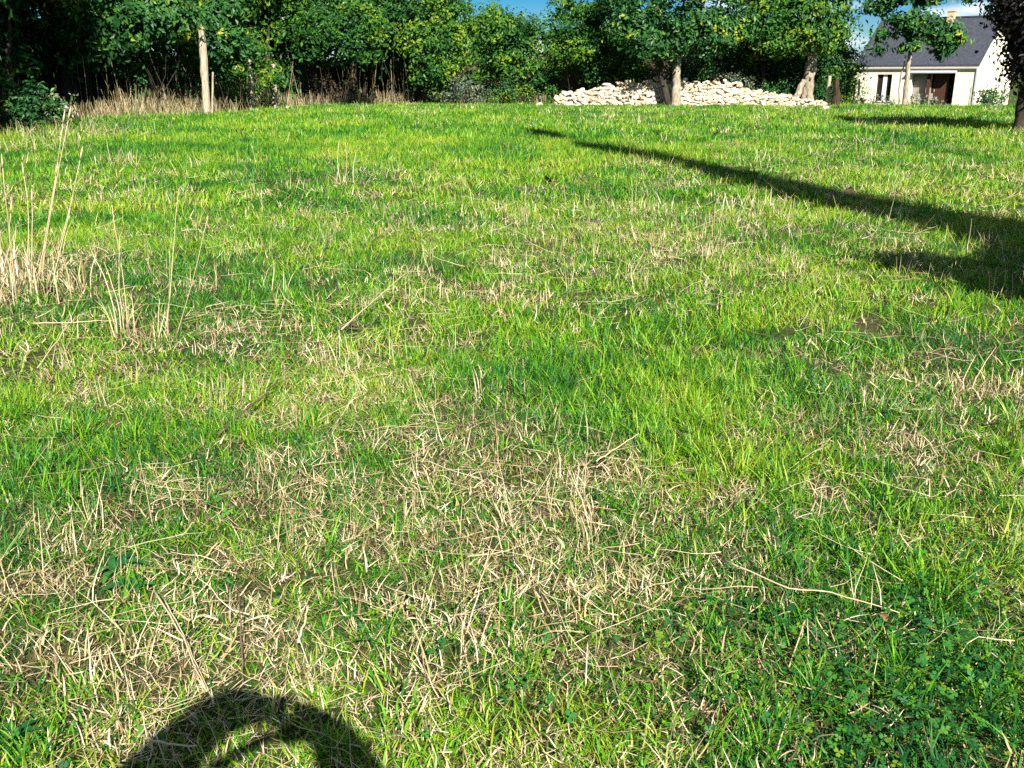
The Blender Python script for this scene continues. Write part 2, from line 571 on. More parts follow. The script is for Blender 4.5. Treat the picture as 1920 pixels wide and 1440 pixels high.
def plant(name, loc, label, cat, blobs, mat, per_m2=5, size=0.16, trunk=None, bark=None, group=None, seed=1, stems=0, stem_r=0.03, part="foliage", dark_limb=None, **kw):
    """trunk: list of (polyline, radii); blobs are relative to the base"""
    rng = np.random.default_rng(seed)
    z = float(gz(loc[0], loc[1]))
    root = empty(name, (loc[0], loc[1], z), label, cat, group)
    base = np.array([loc[0], loc[1], z])
    mb = MB()
    if trunk:
        for (P, rr) in trunk:
            P = np.asarray(P, float)
            t = np.linspace(0, 1, len(P))
            tt = np.linspace(0, 1, 4 * len(P))
            Q = np.stack([np.interp(tt, t, P[:, k]) for k in range(3)], 1)
            Q[1:-1] += rng.normal(size=(len(Q) - 2, 3)) * 0.018
            rr = np.interp(tt, np.linspace(0, 1, len(rr)), rr)
            mb.tube(Q, rr, 10, 0.28, rng)
        top = np.asarray(trunk[0][0][-1], float)
        rtop = trunk[0][1][-1]
        limbs(mb, top - np.array([0, 0, 0.05]), [np.array(b[0]) for b in blobs[:7]], rtop * 0.6, rng)
        mb.build("trunk", bark or M_BARK, root, smooth=True)
    if dark_limb is not None:
        dl = MB()
        P, rr = dark_limb
        dl.tube(wander(P[0], P[1], 8, 0.02, rng) + np.sin(np.linspace(0, math.pi, 8))[:, None] * np.array([-0.12, 0, 0]), np.linspace(rr[0], rr[1], 8), 9, 0.25, rng)
        dl.build("limb", M_BARK_D, root)
        root.children[-1]["label"] = "dark leaning limb left of the pale trunk"
    if stems:
        for k in range(stems):
            b = blobs[k % len(blobs)]
            c, r = np.array(b[0], float), np.array(b[1], float) * np.ones(3)
            tg = c + rng.normal(size=3) * r * 0.35
            tg[2] = max(tg[2], 0.4)
            s0 = np.array([c[0] * 0.5 + rng.normal() * 0.5, c[1] * 0.5 + rng.normal() * 0.4, -0.05])
            mb.tube(wander(s0, tg, 7, 0.07, rng), np.linspace(stem_r, stem_r * 0.3, 7) * (0.6 + 0.8 * rng.random()), 5)
        mb.build("stems", bark or M_BARK_D, root, smooth=True)["kind"] = "stuff"
    foliage(part, root, base, blobs, per_m2, size, mat, rng, **kw)
    return root


def blob_row(rng, n, x, y, z, r, flat=0.8):
    out = []
    for _ in range(n):
        rr = rng.uniform(*r)
        out.append(((rng.uniform(*x), rng.uniform(*y), rng.uniform(*z)), (rr, rr, rr * flat)))
    return out


# --- tall trees of the hedge, left: crowns start above head height and shade the gap beneath
HEDGE = "hedgerow trees along the far edge of the field"
rg = np.random.default_rng(5)
hedge_trees = [  # first two: unseen stretch of the hedge, added to shade the hollow
    ((-14.6, 13.0), (2.2, 9.5), "tall unseen hedge tree at left, added to shade the hollow, nearest the camera", M_LEAF, 0.24, 29),
    ((-14.9, 17.8), (2.2, 9.5), "tall unseen hedge tree at left, added to shade the hollow", M_LEAF, 0.24, 30),
    # loc, crown z range, label, material, leaf size, seed, overhang toward the field
    ((-17.0, 22.0), (4.4, 8.5), "dark hedge tree at the extreme left edge, its crown shading the hollow", M_LEAF, 0.20, 31),
    ((-17.2, 27.5), (4.2, 8.5), "dark leafy hedge tree over the black hollow at left", M_LEAF, 0.20, 32),
    ((-17.6, 33.5), (3.9, 8.5), "large-leaved hedge tree with drooping leaves left of the tall wooden post", M_LEAF_COOL, 0.30, 33),
    ((-17.4, 39.0), (3.7, 9.0), "green hedge tree hanging over the tall wooden post", M_LEAF_COOL, 0.24, 34),
    ((-16.6, 45.5), (3.4, 9.0), "glossy hedge tree right of the tall wooden post", M_LEAF_COOL, 0.24, 35),
    ((-13.4, 51.5), (3.2, 9.0), "hedge tree above the thicket of dry stems", M_LEAF, 0.22, 36),
    ((-9.0, 56.5), (3.2, 9.0), "hedge tree above the dark hole with rusty leaves", M_LEAF_COOL, 0.22, 37),
]
hedge_trees += [
    ((-24.0, 49.5), (1.4, 9.0), "rearmost hedge tree seen through the dark hollow", M_LEAF, 0.34, 58),
    ((-24.5, 25.0), (1.6, 9.0), "back-row hedge tree at the extreme left edge of the frame", M_LEAF, 0.34, 56),
    ((-27.0, 33.0), (1.6, 9.0), "rearmost hedge tree behind the black hollow", M_LEAF, 0.34, 57),
    ((-22.5, 30.0), (2.0, 9.0), "back-row hedge tree behind the black hollow at the left edge", M_LEAF, 0.30, 51),
    ((-22.5, 37.0), (2.0, 9.0), "back-row hedge tree behind the large-leaved hedge tree", M_LEAF, 0.30, 52),
    ((-22.0, 44.0), (2.0, 9.0), "back-row hedge tree behind the tall wooden post", M_LEAF, 0.30, 53),
    ((-18.5, 51.0), (2.0, 9.0), "back-row hedge tree behind the glossy hedge tree", M_LEAF, 0.30, 54),
    ((-13.5, 58.0), (2.0, 9.0), "back-row hedge tree behind the thicket of dry stems", M_LEAF, 0.30, 55),
]
for (lx, ly), (z0, z1), lab, mt, sz, sd in hedge_trees:
    rg = np.random.default_rng(sd)
    bl = []
    for k in range(16):
        r = rg.uniform(1.0, 1.7)
        zz = rg.uniform(z0 + r * 0.75, z1)
        bl.append(((rg.uniform(-2.0, 2.6), rg.uniform(-2.6, 1.8), zz), (r, r, r * 0.8)))
    h = z0 + 0.6
    tr = [([(0, 0, -0.1), (0.1, 0.05, h * 0.5), (0.05, -0.1, h)], [0.26, 0.19, 0.14]),
          ([(0.5, 0.5, -0.1), (0.8, 0.4, h * 0.5), (1.2, 0.2, h + 0.6)], [0.13, 0.10, 0.06])]
    plant("hedge_tree", (lx, ly), lab, "tree", bl, mt, per_m2=1.5, size=sz * 1.1, trunk=tr, bark=M_BARK_D, seed=sd, group=HEDGE, part="crown",
          clump=0.36, leaves_per=26)

# dense understorey at the back of the hollow (stays in the shade of the crowns)
for k, (s, lab) in enumerate([(0.16, "shaded thicket at the back of the hollow at the left edge"), (0.30, "shaded thicket in the black hollow at left"),
                              (0.42, "shaded thicket left of the tall wooden post"), (0.54, "shaded thicket behind the tall wooden post"),
                              (0.65, "shaded thicket behind the pale stub post"), (0.75, "shaded thicket behind the dry stems"),
                              (0.84, "shaded thicket behind the dark hole")]):
    q = off_edge(s, 4.6)
    rg = np.random.default_rng(60 + k)
    bl = blob_row(rg, 14, (-3.4, 3.4), (-2.4, 2.8), (0.6, 5.4), (1.1, 1.7), 0.9)
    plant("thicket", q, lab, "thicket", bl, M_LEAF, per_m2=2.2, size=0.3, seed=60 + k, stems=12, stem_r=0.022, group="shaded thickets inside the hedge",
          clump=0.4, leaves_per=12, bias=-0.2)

# --- bushes that face the field
bushes = [
    # px centre, fwd, blobs builder (x,y,z,r), label, mat, leaf size, seed, n
    (300, 40.0, (-1.5, 1.3), (-0.8, 0.6), (2.7, 4.6), (0.6, 1.0), "leafy bush just left of the tall wooden post", M_LEAF_COOL, 0.20, 101, 9),
    (440, 43.0, (-1.7, 1.7), (-0.8, 0.6), (2.2, 4.4), (0.6, 1.0), "leafy bush just right of the tall wooden post", M_LEAF_COOL, 0.20, 102, 10),
    (490, 46.5, (-0.8, 0.8), (-0.6, 0.6), (1.5, 3.2), (0.5, 0.8), "hanging bush above the pale stub post", M_LEAF, 0.18, 103, 6),
    (630, 50.0, (-2.0, 2.2), (-0.8, 0.6), (2.8, 4.8), (0.7, 1.1), "leafy bush above the thicket of dry stems", M_LEAF, 0.18, 104, 10),
    (750, 54.0, (-1.4, 1.2), (-0.7, 0.7), (3.1, 5.2), (0.7, 1.0), "leafy bush with a few orange leaves above the dark hole", M_LEAF_COOL, 0.18, 105, 8),
    (870, 54.0, (-2.2, 2.0), (-1.0, 1.0), (1.5, 5.6), (0.8, 1.3), "tall rounded yellow-green bush in the middle of the hedge", M_LEAF, 0.17, 106, 18),
    (975, 54.5, (-1.6, 1.5), (-1.0, 1.0), (1.2, 4.2), (0.75, 1.15), "low dense green bush under the gap of sky", M_LEAF, 0.17, 107, 17),
    (1100, 53.5, (-1.5, 1.9), (-0.9, 0.9), (1.3, 5.3), (0.75, 1.2), "dense green bush above the left end of the stone wall", M_LEAF, 0.17, 108, 20),
]
for (px, fw, bx, by, bz, br, lab, mt, sz, sd, n) in bushes:
    q = at(px, 195, fw)
    rg = np.random.default_rng(sd)
    bl = blob_row(rg, n, bx, by, bz, br, 0.85)
    plant("bush", q[:2], lab, "bush", bl, mt, per_m2=2.0, size=sz * 1.15, seed=sd, stems=7, stem_r=0.017, group="bushes of the hedge",
          clump=0.25, leaves_per=30, bias=0.12 if sd in (106,) else 0.0)

# shrubby hedge seen between the two trunks, behind the stone wall
for k, (px, z1, lab, mt) in enumerate([(1180, 3.4, "green shrub behind the wall left of the pale forked trunk", M_LEAF),
                                       (1345, 4.2, "green shrub behind the wall right of the pale forked trunk", M_LEAF_COOL),
                                       (1425, 3.6, "dark shrub behind the wall left of the gnarled trunk", M_LEAF),
                                       (1500, 3.3, "dark shrub directly behind the gnarled trunk", M_LEAF), (1548, 2.6, "low dark shrub behind the pale fence post", M_LEAF_COOL)]):
    q = at(px, 195, 56.0)
    rg = np.random.default_rng(130 + k)
    bl = blob_row(rg, 10, (-1.8, 1.8), (-1, 1), (1.0, z1), (0.8, 1.2), 0.85)
    plant("shrub", q[:2], lab, "shrub", bl, mt, per_m2=3.0, size=0.18, seed=130 + k, stems=10, group="shrubs behind the stone wall", leaves_per=24, bias=-0.1)

# overgrown bank behind the stone wall
Vb, qb = grid(1.5, 18.5, 56.5, 61.5, 40, 14, lambda X, Y: -0.05 + 2.5 * np.sin(np.pi * (Y - 56.5) / 5.0) ** 0.8 * sstep(18.5, 16.5, X) + 0.25 * vnoise(X, Y, 0.9, 12))
tag(mesh("overgrown_bank", Vb, qb, M_SOIL, smooth=True), kind="structure")
# --- the two orchard trees by the wall
T1 = at(1265, 200, 50.2)
rg = np.random.default_rng(41)
bl = [((-2.4, -0.2, 3.6), 1.1), ((-1.3, -0.8, 3.0), 0.95), ((-0.4, -1.0, 3.3), 1.0), ((0.8, -0.9, 3.2), 0.95), ((1.8, -0.4, 3.5), 1.1), ((2.7, 0.0, 3.9), 1.0),
      ((-1.8, 0.3, 4.8), 1.3), ((0, -0.6, 4.6), 1.4), ((1.8, 0, 4.9), 1.3), ((0, 0.4, 6.2), 1.6), ((-2.8, 0.4, 5.6), 1.1), ((2.6, 0.4, 6.0), 1.2),
      ((0.3, 0.9, 3.6), 1.2), ((-1.6, 1.2, 3.8), 1.1)]
bl = [(c, (r, r, r * 0.8)) for c, r in bl]
plant("orchard_tree", T1[:2], "orchard tree with pale forked trunk in front of the stone wall", "tree", bl, M_LEAF_COOL, per_m2=2.0, size=0.23, seed=41,
      trunk=[([(0.05, 0, -0.1), (0.02, 0, 0.9), (-0.02, 0, 1.9), (0.15, 0, 2.7)], [0.30, 0.21, 0.20, 0.15]),
             ],
      dark_limb=([(-0.2, 0.1, -0.1), (-1.0, 0.1, 3.1)], [0.16, 0.24]),
      part="crown", clump=0.27, leaves_per=32, group="orchard trees by the wall")
T2 = at(1512, 196, 51.8)
bl = [((-2.6, -0.3, 3.9), 1.0), ((-1.8, -0.8, 3.2), 0.85), ((-0.7, -1.0, 3.4), 0.95), ((0.5, -0.9, 3.2), 0.9), ((1.2, -0.4, 3.6), 0.85), ((-2.7, 0.2, 5.0), 1.1),
      ((-1.0, -0.5, 4.7), 1.25), ((0.6, -0.3, 4.7), 1.2), ((-0.6, 0.3, 6.2), 1.5), ((1.2, 0.2, 5.8), 1.0), ((-0.4, 1.0, 3.6), 1.0)]
bl = [(c, (r, r, r * 0.8)) for c, r in bl]
plant("orchard_tree", T2[:2], "orchard tree with gnarled trunk at the right end of the stone wall", "tree", bl, M_LEAF, per_m2=2.0, size=0.23, seed=42,
      trunk=[([(0.25, 0, -0.1), (0.05, 0, 0.7), (0.0, 0, 1.5), (0.1, 0, 2.6)], [0.17, 0.22, 0.30, 0.22]),
             ([(-0.25, 0.0, -0.1), (-0.15, 0, 0.7), (-0.02, 0, 1.4)], [0.12, 0.14, 0.16]),
             ([(-0.75, -0.15, 0.1), (-0.5, -0.15, 0.7), (-0.25, -0.1, 1.3)], [0.16, 0.17, 0.13])],
      part="crown", clump=0.27, leaves_per=32, group="orchard trees by the wall")
# yellowing tree between them
T3 = at(1425, 196, 54.0)
bl = [((-0.6, -0.6, 3.1), 0.8), ((0.5, -0.7, 3.2), 0.85), ((0, -0.5, 4.3), 1.1), ((-0.9, -0.1, 4.4), 0.9), ((0.9, 0, 4.6), 1.0), ((0, 0, 5.8), 1.4)]
plant("yellowing_tree", T3[:2], "yellowing tree between the two orchard trees", "tree", [(c, (r, r, r * 0.85)) for c, r in bl], M_LEAF_YEL, per_m2=2.6, size=0.19, seed=43,
      trunk=[([(0, 0, -0.1), (0.05, 0, 1.4), (0, 0, 2.8)], [0.12, 0.10, 0.08])], bark=M_BARK_D, part="crown", clump=0.24, leaves_per=28)

# young tree in front of the house
T4 = at(1694, 197, 52.5)
bl = [((-2.1, -0.1, 4.9), 0.75), ((-1.3, -0.3, 5.5), 0.9), ((-0.3, -0.3, 5.7), 1.1), ((0.9, -0.2, 5.6), 0.95), ((2.0, 0, 5.9), 0.7), ((-0.4, -0.5, 4.2), 0.95),
      ((0.6, -0.5, 4.0), 0.85), ((1.5, -0.3, 3.7), 0.85), ((2.1, -0.1, 3.3), 0.7), ((-0.2, -0.5, 3.1), 0.6), ((-1.5, -0.3, 3.7), 0.45), ((-1.9, -0.2, 2.9), 0.3),
      ((1.3, -0.4, 2.9), 0.55), ((0, 0.2, 6.6), 1.4), ((2.8, 0, 5.4), 0.35)]
plant("young_tree", T4[:2], "young tree with thin pale trunk in front of the slate-roofed house", "tree", [(c, (r, r, r * 0.7)) for c, r in bl], M_LEAF_COOL, per_m2=2.6, size=0.27,
      trunk=[([(0, 0, -0.1), (0.05, 0, 1.2), (0.02, 0, 2.2), (0.1, 0, 3.4), (0.0, 0, 5.4)], [0.14, 0.12, 0.11, 0.09, 0.05]),
             ([(-0.2, 0.0, -0.1), (-0.35, 0, 1.0), (-0.2, 0, 2.6)], [0.05, 0.04, 0.03])],
      seed=44, part="crown", clump=0.22, leaves_per=26, shell=(0.3, 1.05), bias=0.0)

# tree at the right edge, its shade painted into leaf and bark colour
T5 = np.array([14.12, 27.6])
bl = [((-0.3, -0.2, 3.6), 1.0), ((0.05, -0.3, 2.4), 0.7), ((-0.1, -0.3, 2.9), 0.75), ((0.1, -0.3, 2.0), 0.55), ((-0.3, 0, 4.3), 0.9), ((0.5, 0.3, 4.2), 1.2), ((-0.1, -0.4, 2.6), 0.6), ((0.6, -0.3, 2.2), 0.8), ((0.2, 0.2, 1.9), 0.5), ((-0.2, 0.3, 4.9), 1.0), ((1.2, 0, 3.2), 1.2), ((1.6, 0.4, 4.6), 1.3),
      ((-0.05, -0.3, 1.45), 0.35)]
plant("shade_painted_tree", T5, "tree at the right edge of the field, shade painted into its leaves and trunk", "tree", [(c, (r, r, r * 0.85)) for c, r in bl], M_LEAF_SHADE, per_m2=20.0, size=0.16,
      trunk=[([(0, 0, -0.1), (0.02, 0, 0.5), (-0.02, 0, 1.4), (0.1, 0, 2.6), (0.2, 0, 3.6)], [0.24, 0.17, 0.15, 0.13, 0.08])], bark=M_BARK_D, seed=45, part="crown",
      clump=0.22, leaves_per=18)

# slim ivy-clad trunk standing to the right of the photographer: it throws the long shadow across the field
rg = np.random.default_rng(46)
T6 = np.array([6.2, 5.0])
HT6 = 17.6
bl = [((0.1, 0.1, 2.3), (1.15, 0.9, 0.8)), ((-0.6, 0, 1.45), (0.8, 0.6, 0.5)), ((0.3, 0, 3.2), (0.75, 0.7, 0.6)), ((-0.75, 0.2, 1.9), (0.55, 0.5, 0.3)), ((0.5, 0.1, 2.6), (0.9, 0.6, 0.6)),
      ((0.1, 0, 4.0), (0.5, 0.5, 0.5)), ((0.5, 0.1, 1.7), (0.9, 0.6, 0.5)),
      ((-1.9, 0.4, 1.3), (0.5, 0.4, 0.35)), ((-1.2, 0.3, 1.5), (0.55, 0.4, 0.35)), ((-2.1, 0.9, 1.6), (0.45, 0.4, 0.25)), ((-1.0, 0.6, 1.9), (0.6, 0.4, 0.3))]
for zz in np.arange(3.3, 17.0, 0.3):
    gap = vnoise(zz, 3.0, 1.1, 77, 1)
    if zz > 11.0 and gap < 0.42:
        continue
    r = float(np.interp(zz, [3.3, 5, 8, 12, 17], [0.52, 0.44, 0.34, 0.26, 0.18])) * (0.75 + 0.6 * gap)
    bl.append(((0.12 * math.sin(zz * 0.8), 0.05, zz), (r, r, 0.26)))
plant("ivy_clad_tree", T6, "slim ivy-clad tree right of the photographer, casting the long thin shadow", "tree", bl, M_LEAF, per_m2=30, size=0.15,
      trunk=[([(0, 0, -0.1), (0.05, 0, 4), (-0.04, 0, 9), (0.05, 0, 13), (0, 0, HT6)], [0.22, 0.13, 0.09, 0.06, 0.03])], bark=M_BARK_D, seed=46, part="crown", clump=0.10,
      leaves_per=12)

# --- small growth at the foot of the hedge
small = [
    # name, px, py(base), fwd, blobs, label, cat, mat, size, per, seed
    ("bramble", 55, 215, 29.5, [((-0.5, 0, 0.7), 0.5), ((0.3, 0, 0.9), 0.55), ((-0.1, -0.2, 0.4), 0.45), ((0.7, 0, 0.5), 0.35)], "green bramble bush at the left edge of the hedge", "bramble", M_LEAF_COOL, 0.15, 6, 201),
    ("bramble", 105, 205, 31.0, [((0, 0, 0.75), 0.3), ((0.2, 0, 0.45), 0.3)], "grey-leaved plant beside the bramble at left", "bramble", M_LEAF_GREY, 0.15, 6, 202),
    ("bramble", 265, 200, 40.0, [((0, 0, 0.8), 0.35), ((0.1, 0, 1.4), 0.25), ((-0.4, 0, 0.4), 0.3)], "small climbing bramble in front of the dark hollow", "bramble", M_LEAF_COOL, 0.16, 4, 203),
    ("bramble", 420, 195, 45.0, [((-0.4, 0, 0.7), 0.5), ((0.4, 0, 1.0), 0.5), ((0.2, 0, 0.5), 0.5)], "low bramble beside the foot of the tall wooden post", "bramble", M_LEAF, 0.14, 5, 204),
    ("bramble", 508, 196, 47.5, [((-0.2, 0, 0.6), 0.45), ((0.3, 0, 1.2), 0.4)], "low bramble under the pale stub post", "bramble", M_LEAF, 0.14, 5, 205),
    ("weed_clump", 860, 193, 53.5, [((-0.9, 0, 0.6), 0.6), ((0.2, 0, 0.9), 0.7), ((1.0, 0, 0.6), 0.6)], "grey-green weeds with seed heads under the yellow-green bush", "weeds", M_LEAF_GREY, 0.13, 7, 206),
    ("weed_clump", 945, 195, 53.0, [((-0.5, 0, 0.5), 0.55), ((0.5, 0, 0.8), 0.6)], "dark bluish weeds left of the stone wall", "weeds", M_LEAF_COOL, 0.13, 6, 207),
    ("weed_clump", 1020, 197, 52.3, [((-0.5, 0, 0.4), 0.5), ((0.4, 0, 0.6), 0.5)], "weeds growing over the left end of the stone wall", "weeds", M_LEAF, 0.13, 5, 208),
    ("weed_clump", 1375, 170, 52.6, [((-0.9, 0, 1.25), 0.4), ((0, 0, 1.3), 0.45), ((0.9, 0, 1.1), 0.4)], "nettles behind the stone wall between the two trunks", "weeds", M_LEAF_GREY, 0.13, 8, 209),
    ("weed_clump", 1455, 180, 52.6, [((-0.5, 0, 0.9), 0.4), ((0.4, 0, 0.9), 0.4), ((0.1, 0, 0.5), 0.4)], "dark weeds left of the gnarled trunk", "weeds", M_LEAF_COOL, 0.13, 7, 210),
    ("weed_clump", 1545, 195, 53.0, [((-0.2, 0, 0.6), 0.5), ((0.3, 0, 1.2), 0.55), ((0.5, 0, 0.5), 0.4)], "dark weeds between the gnarled trunk and the stump", "weeds", M_LEAF_COOL, 0.14, 5, 211),
    ("garden_bush", 1855, 195, 62.0, [((-0.4, 0, 0.7), 0.6), ((0.4, 0, 0.9), 0.65), ((0.1, 0, 0.4), 0.6)], "small dark bush in front of the white gable", "bush", M_LEAF_COOL, 0.17, 5, 212),
    ("garden_bush", 1655, 193, 60.0, [((-1.3, 0, 0.3), 0.4), ((-0.3, 0, 0.55), 0.4), ((0.5, 0, 0.35), 0.4), ((1.3, 0, 0.3), 0.3)], "straggly low bush under the house window", "bush", M_LEAF_GREY, 0.15, 4, 213),
    ("garden_bush", 1740, 193, 60.0, [((-0.9, 0, 0.5), 0.45), ((0.1, 0, 0.4), 0.5), ((0.9, 0, 0.3), 0.4)], "brownish low bush in front of the porch", "bush", M_LEAF_GREY, 0.15, 4, 214),
    ("garden_shrub", 1583, 192, 66.0, [((0, 0, 1.6), 0.9), ((-0.4, 0, 0.8), 0.9), ((0.5, 0, 0.7), 0.9), ((0.1, 0, 2.6), 0.6)], "yellowing shrub at the left corner of the house", "bush", M_LEAF_YEL, 0.18, 4, 215),
]
for (nm, px, py, fw, bl, lab, cat, mt, sz, per, sd) in small:
    q = at(px, py, fw)
    plant(nm, q[:2], lab, cat, [(c, (r, r, r * 0.85)) for c, r in bl], mt, per_m2=per, size=sz, seed=sd, stems=0 if fw > 58 else 9, stem_r=0.014, clump=0.17, leaves_per=13)

# trees far behind the house so that the horizon is not bare
for k, (x, y, lab) in enumerate([(20, 130, "far tree behind the house seen over the weeds"), (-30, 120, "far tree behind the hedge at left"), (3.5, 82, "far tree behind the stone wall")]):
    rg = np.random.default_rng(300 + k)
    bl = blob_row(rg, 12, (-7, 7), (-3, 3), (1.5, 4.2), (1.8, 2.8), 0.8)
    plant("distant_tree", (x, y), lab, "tree", bl, M_LEAF, per_m2=1.0, size=0.5, seed=300 + k, stems=4, stem_r=0.2, clump=0.6, leaves_per=12, group="far trees beyond the hedge", part="crown")


# ------------------------------------------------------------------ dry stone wall, stone by stone
WA, WB = at(1042, 200, 51.3), at(1556, 204, 50.6)
wall_root = empty("stone_wall", (WA[0], WA[1], 0), "low tumbledown dry stone wall of pale limestone at the far edge", "wall")
wl_len = float(np.linalg.norm((WB - WA)[:2]))
wdir = (WB - WA)[:2] / wl_len
wnrm = np.array([wdir[1], -wdir[0]])                      # towards the camera
rg = np.random.default_rng(71)


def wall_h(t):
    return float(np.interp(t, [0, 0.04, 0.1, 0.2, 0.3, 0.5, 0.62, 0.74, 0.85, 0.93, 1.0], [0.45, 0.75, 0.8, 1.1, 1.25, 1.28, 1.12, 0.85, 0.6, 0.42, 0.16]))


stone_meshes = []
for k in range(8):
    P = np.array([[x, y, z] for z in (-1, 0, 1) for y in (-1, 1) for x in (-1, 0, 1)], float)
    P = P * (1 - 0.18 * (np.abs(P[:, :1]) + np.abs(P[:, 2:3]) > 1.5)) + rg.normal(size=P.shape) * 0.15
    P *= 0.5
    idx = lambda x, y, z: (z + 1) * 6 + ((y + 1) // 2) * 3 + (x + 1)
    q = []
    for y, flip in ((-1, 0), (1, 1)):
        for z in (-1, 0):
            for x in (-1, 0):
                f = [idx(x, y, z), idx(x + 1, y, z), idx(x + 1, y, z + 1), idx(x, y, z + 1)]
                q.append(f[::-1] if flip else f)
    for z, flip in ((-1, 1), (1, 0)):
        for x in (-1, 0):
            f = [idx(x, -1, z), idx(x + 1, -1, z), idx(x + 1, 1, z), idx(x, 1, z)]
            q.append(f[::-1] if flip else f)
    for x, flip in ((-1, 1), (1, 0)):
        for z in (-1, 0):
            f = [idx(x, -1, z), idx(x, 1, z), idx(x, 1, z + 1), idx(x, -1, z + 1)]
            q.append(f[::-1] if flip else f)
    o = mesh("stone_shape", P, np.array(q), M_STONE, link=False)
    stone_meshes.append(o.data)
    bpy.data.objects.remove(o)
nst = 0
rest = MB()
z = 0.0
row = 0
specs = []
while z < 1.3:
    hgt = rg.uniform(0.085, 0.125)
    x = rg.uniform(-0.1, 0.1)
    while x < wl_len:
        w = rg.choice([rg.uniform(0.09, 0.2), rg.uniform(0.18, 0.34)])
        if z + hgt * 0.55 < wall_h((x + w / 2) / wl_len) + rg.normal() * 0.05:
            specs.append((x + w / 2, z + hgt / 2 + rg.normal() * 0.035, w, hgt * rg.uniform(0.8, 1.6)))
        x += w + 0.012
    z += hgt + 0.006
    row += 1
specs.sort(key=lambda t: -t[2] * t[3])
small_v, small_q, small_n = [], [], 0
for (x, zz, w, h) in specs:
    c = WA[:2] + wdir * x + wnrm * rg.normal() * 0.03
    zc = zz + float(gz(c[0], c[1])) - 0.03
    me = stone_meshes[rg.integers(8)]
    sc_ = (w * 1.2, rg.uniform(0.30, 0.42), h * 1.2)
    eu = (rg.normal() * 0.15, rg.normal() * 0.3, math.atan2(wdir[1], wdir[0]) + rg.normal() * 0.12)
    o = bpy.data.objects.new("stone", me)
    o.location = (c[0] - WA[0], c[1] - WA[1], zc)
    o.scale = sc_
    o.rotation_euler = eu
    if nst < 300:
        COL.objects.link(o)
        o.parent = wall_root
    else:
        Mx = o.matrix_basis
        small_v += [tuple(Mx @ v.co) for v in me.vertices]
        small_q += [[k_ + small_n for k_ in p_.vertices] for p_ in me.polygons]
        small_n += len(me.vertices)
        bpy.data.objects.remove(o)
    nst += 1
if small_q:
    tag(mesh("small_stones", np.array(small_v), np.array(small_q), M_STONE, wall_root), kind="stuff")
# rubble core behind the face stones
core = MB()
for k in range(26):
    t0, t1 = k / 26, (k + 1) / 26
    h = max(0.12, min(wall_h(t0), wall_h(t1)) - 0.14)
    c = WA[:2] + wdir * wl_len * (t0 + t1) / 2 - wnrm * 0.28
    core.box((c[0] - WA[0], c[1] - WA[1], h / 2 - 0.05), (wl_len / 26 * 0.98, 0.34, h), np.array([[wdir[0], -wdir[1], 0], [wdir[1], wdir[0], 0], [0, 0, 1]]))
core.build("rubble_core", noise_mat("rubble", [(0.3, (0.22, 0.16, 0.10)), (0.7, (0.45, 0.37, 0.27))], 9, bump=1.0), wall_root)
print("stones", nst)
# loose stones fallen at the right end and left end
for k, (px, py, s, lab) in enumerate([(1478, 203, 0.30, "dark loose stone below the gnarled trunk"), (1548, 206, 0.26, "last fallen stone at the right tip of the wall"),
                                      (1508, 204, 0.22, "fallen stone under the gnarled trunk"), (1012, 199, 0.24, "loose stone beyond the left end of the wall")]):
    q = on_ground(px, py)
    if q[1] > 51: q = at(px, py, 50.4)
    o = bpy.data.objects.new("fallen_stone", stone_meshes[k])
    COL.objects.link(o)
    o.location = (q[0], q[1], float(gz(q[0], q[1])) + s * 0.3)
    o.scale = (s * 1.3, s, s * 0.8)
    o.rotation_euler = (0.2 * k, 0.15, k)
    tag(o, lab, "stone", "stones fallen from the wall")


# ------------------------------------------------------------------ posts and stumps
def post(px, top_py, fwd, r, lab, name="wooden_post", lean=0.0, mat=None, cat="post", sd=1, taper=0.9):
    top = at(px, top_py, fwd)
    b = np.array([top[0] - lean, fwd, float(gz(top[0], fwd)) - 0.15])
    rg = np.random.default_rng(sd)
    mb = MB()
    n = 9
    P = wander((0, 0, 0), top - b, n, r * 0.12, rg)
    mb.tube(P, np.linspace(r, r * taper, n), 9, 0.22, rg)
    o = mb.build(name, mat or M_POST, None, smooth=False)
    o.location = b
    return tag(o, lab, cat)


post(375, 45, 40.3, 0.15, "tall weathered wooden post standing in the hedge at left", sd=1, lean=0.05)
post(466, 96, 45.0, 0.10, "short pale stub post in the hedge right of the tall post", sd=2)
post(512, 120, 47.0, 0.12, "mossy pale post half hidden among the dry stems", sd=3)
post(399, 135, 39.8, 0.04, "thin leaning stake beside the tall wooden post", sd=4, lean=0.2)
post(1556, 142, 50.8, 0.09, "thin pale fence post right of the gnarled trunk", sd=5)
post(1604, 150, 58.0, 0.05, "thin dry stake in front of the left end of the house", sd=7)
post(1611, 148, 58.5, 0.06, "second dry stake, beside the thin one, at the left end of the house", sd=8, lean=-0.15)
post(1822, 162, 60.0, 0.06, "grey fence stake at the near corner of the house", sd=9)
# dark flaring stump right of the pale fence post
q = at(1567, 206, 50.2)
mb = MB()
P = wander((0.05, 0, -0.1), (-0.1, 0, 1.35), 8, 0.02, np.random.default_rng(3))
mb.tube(P, [0.34, 0.27, 0.22, 0.19, 0.17, 0.15, 0.13, 0.10], 9, 0.3, np.random.default_rng(4))
o = mb.build("tree_stump", noise_mat("stump_bark", [(0.3, (0.02, 0.012, 0.007)), (0.7, (0.07, 0.045, 0.025))], 5, stretch=(3, 3, 0.6), bump=0.8), None)
o.location = (q[0], q[1], 0)
tag(o, "dark reddish-brown flaring stump at the right end of the wall", "stump")


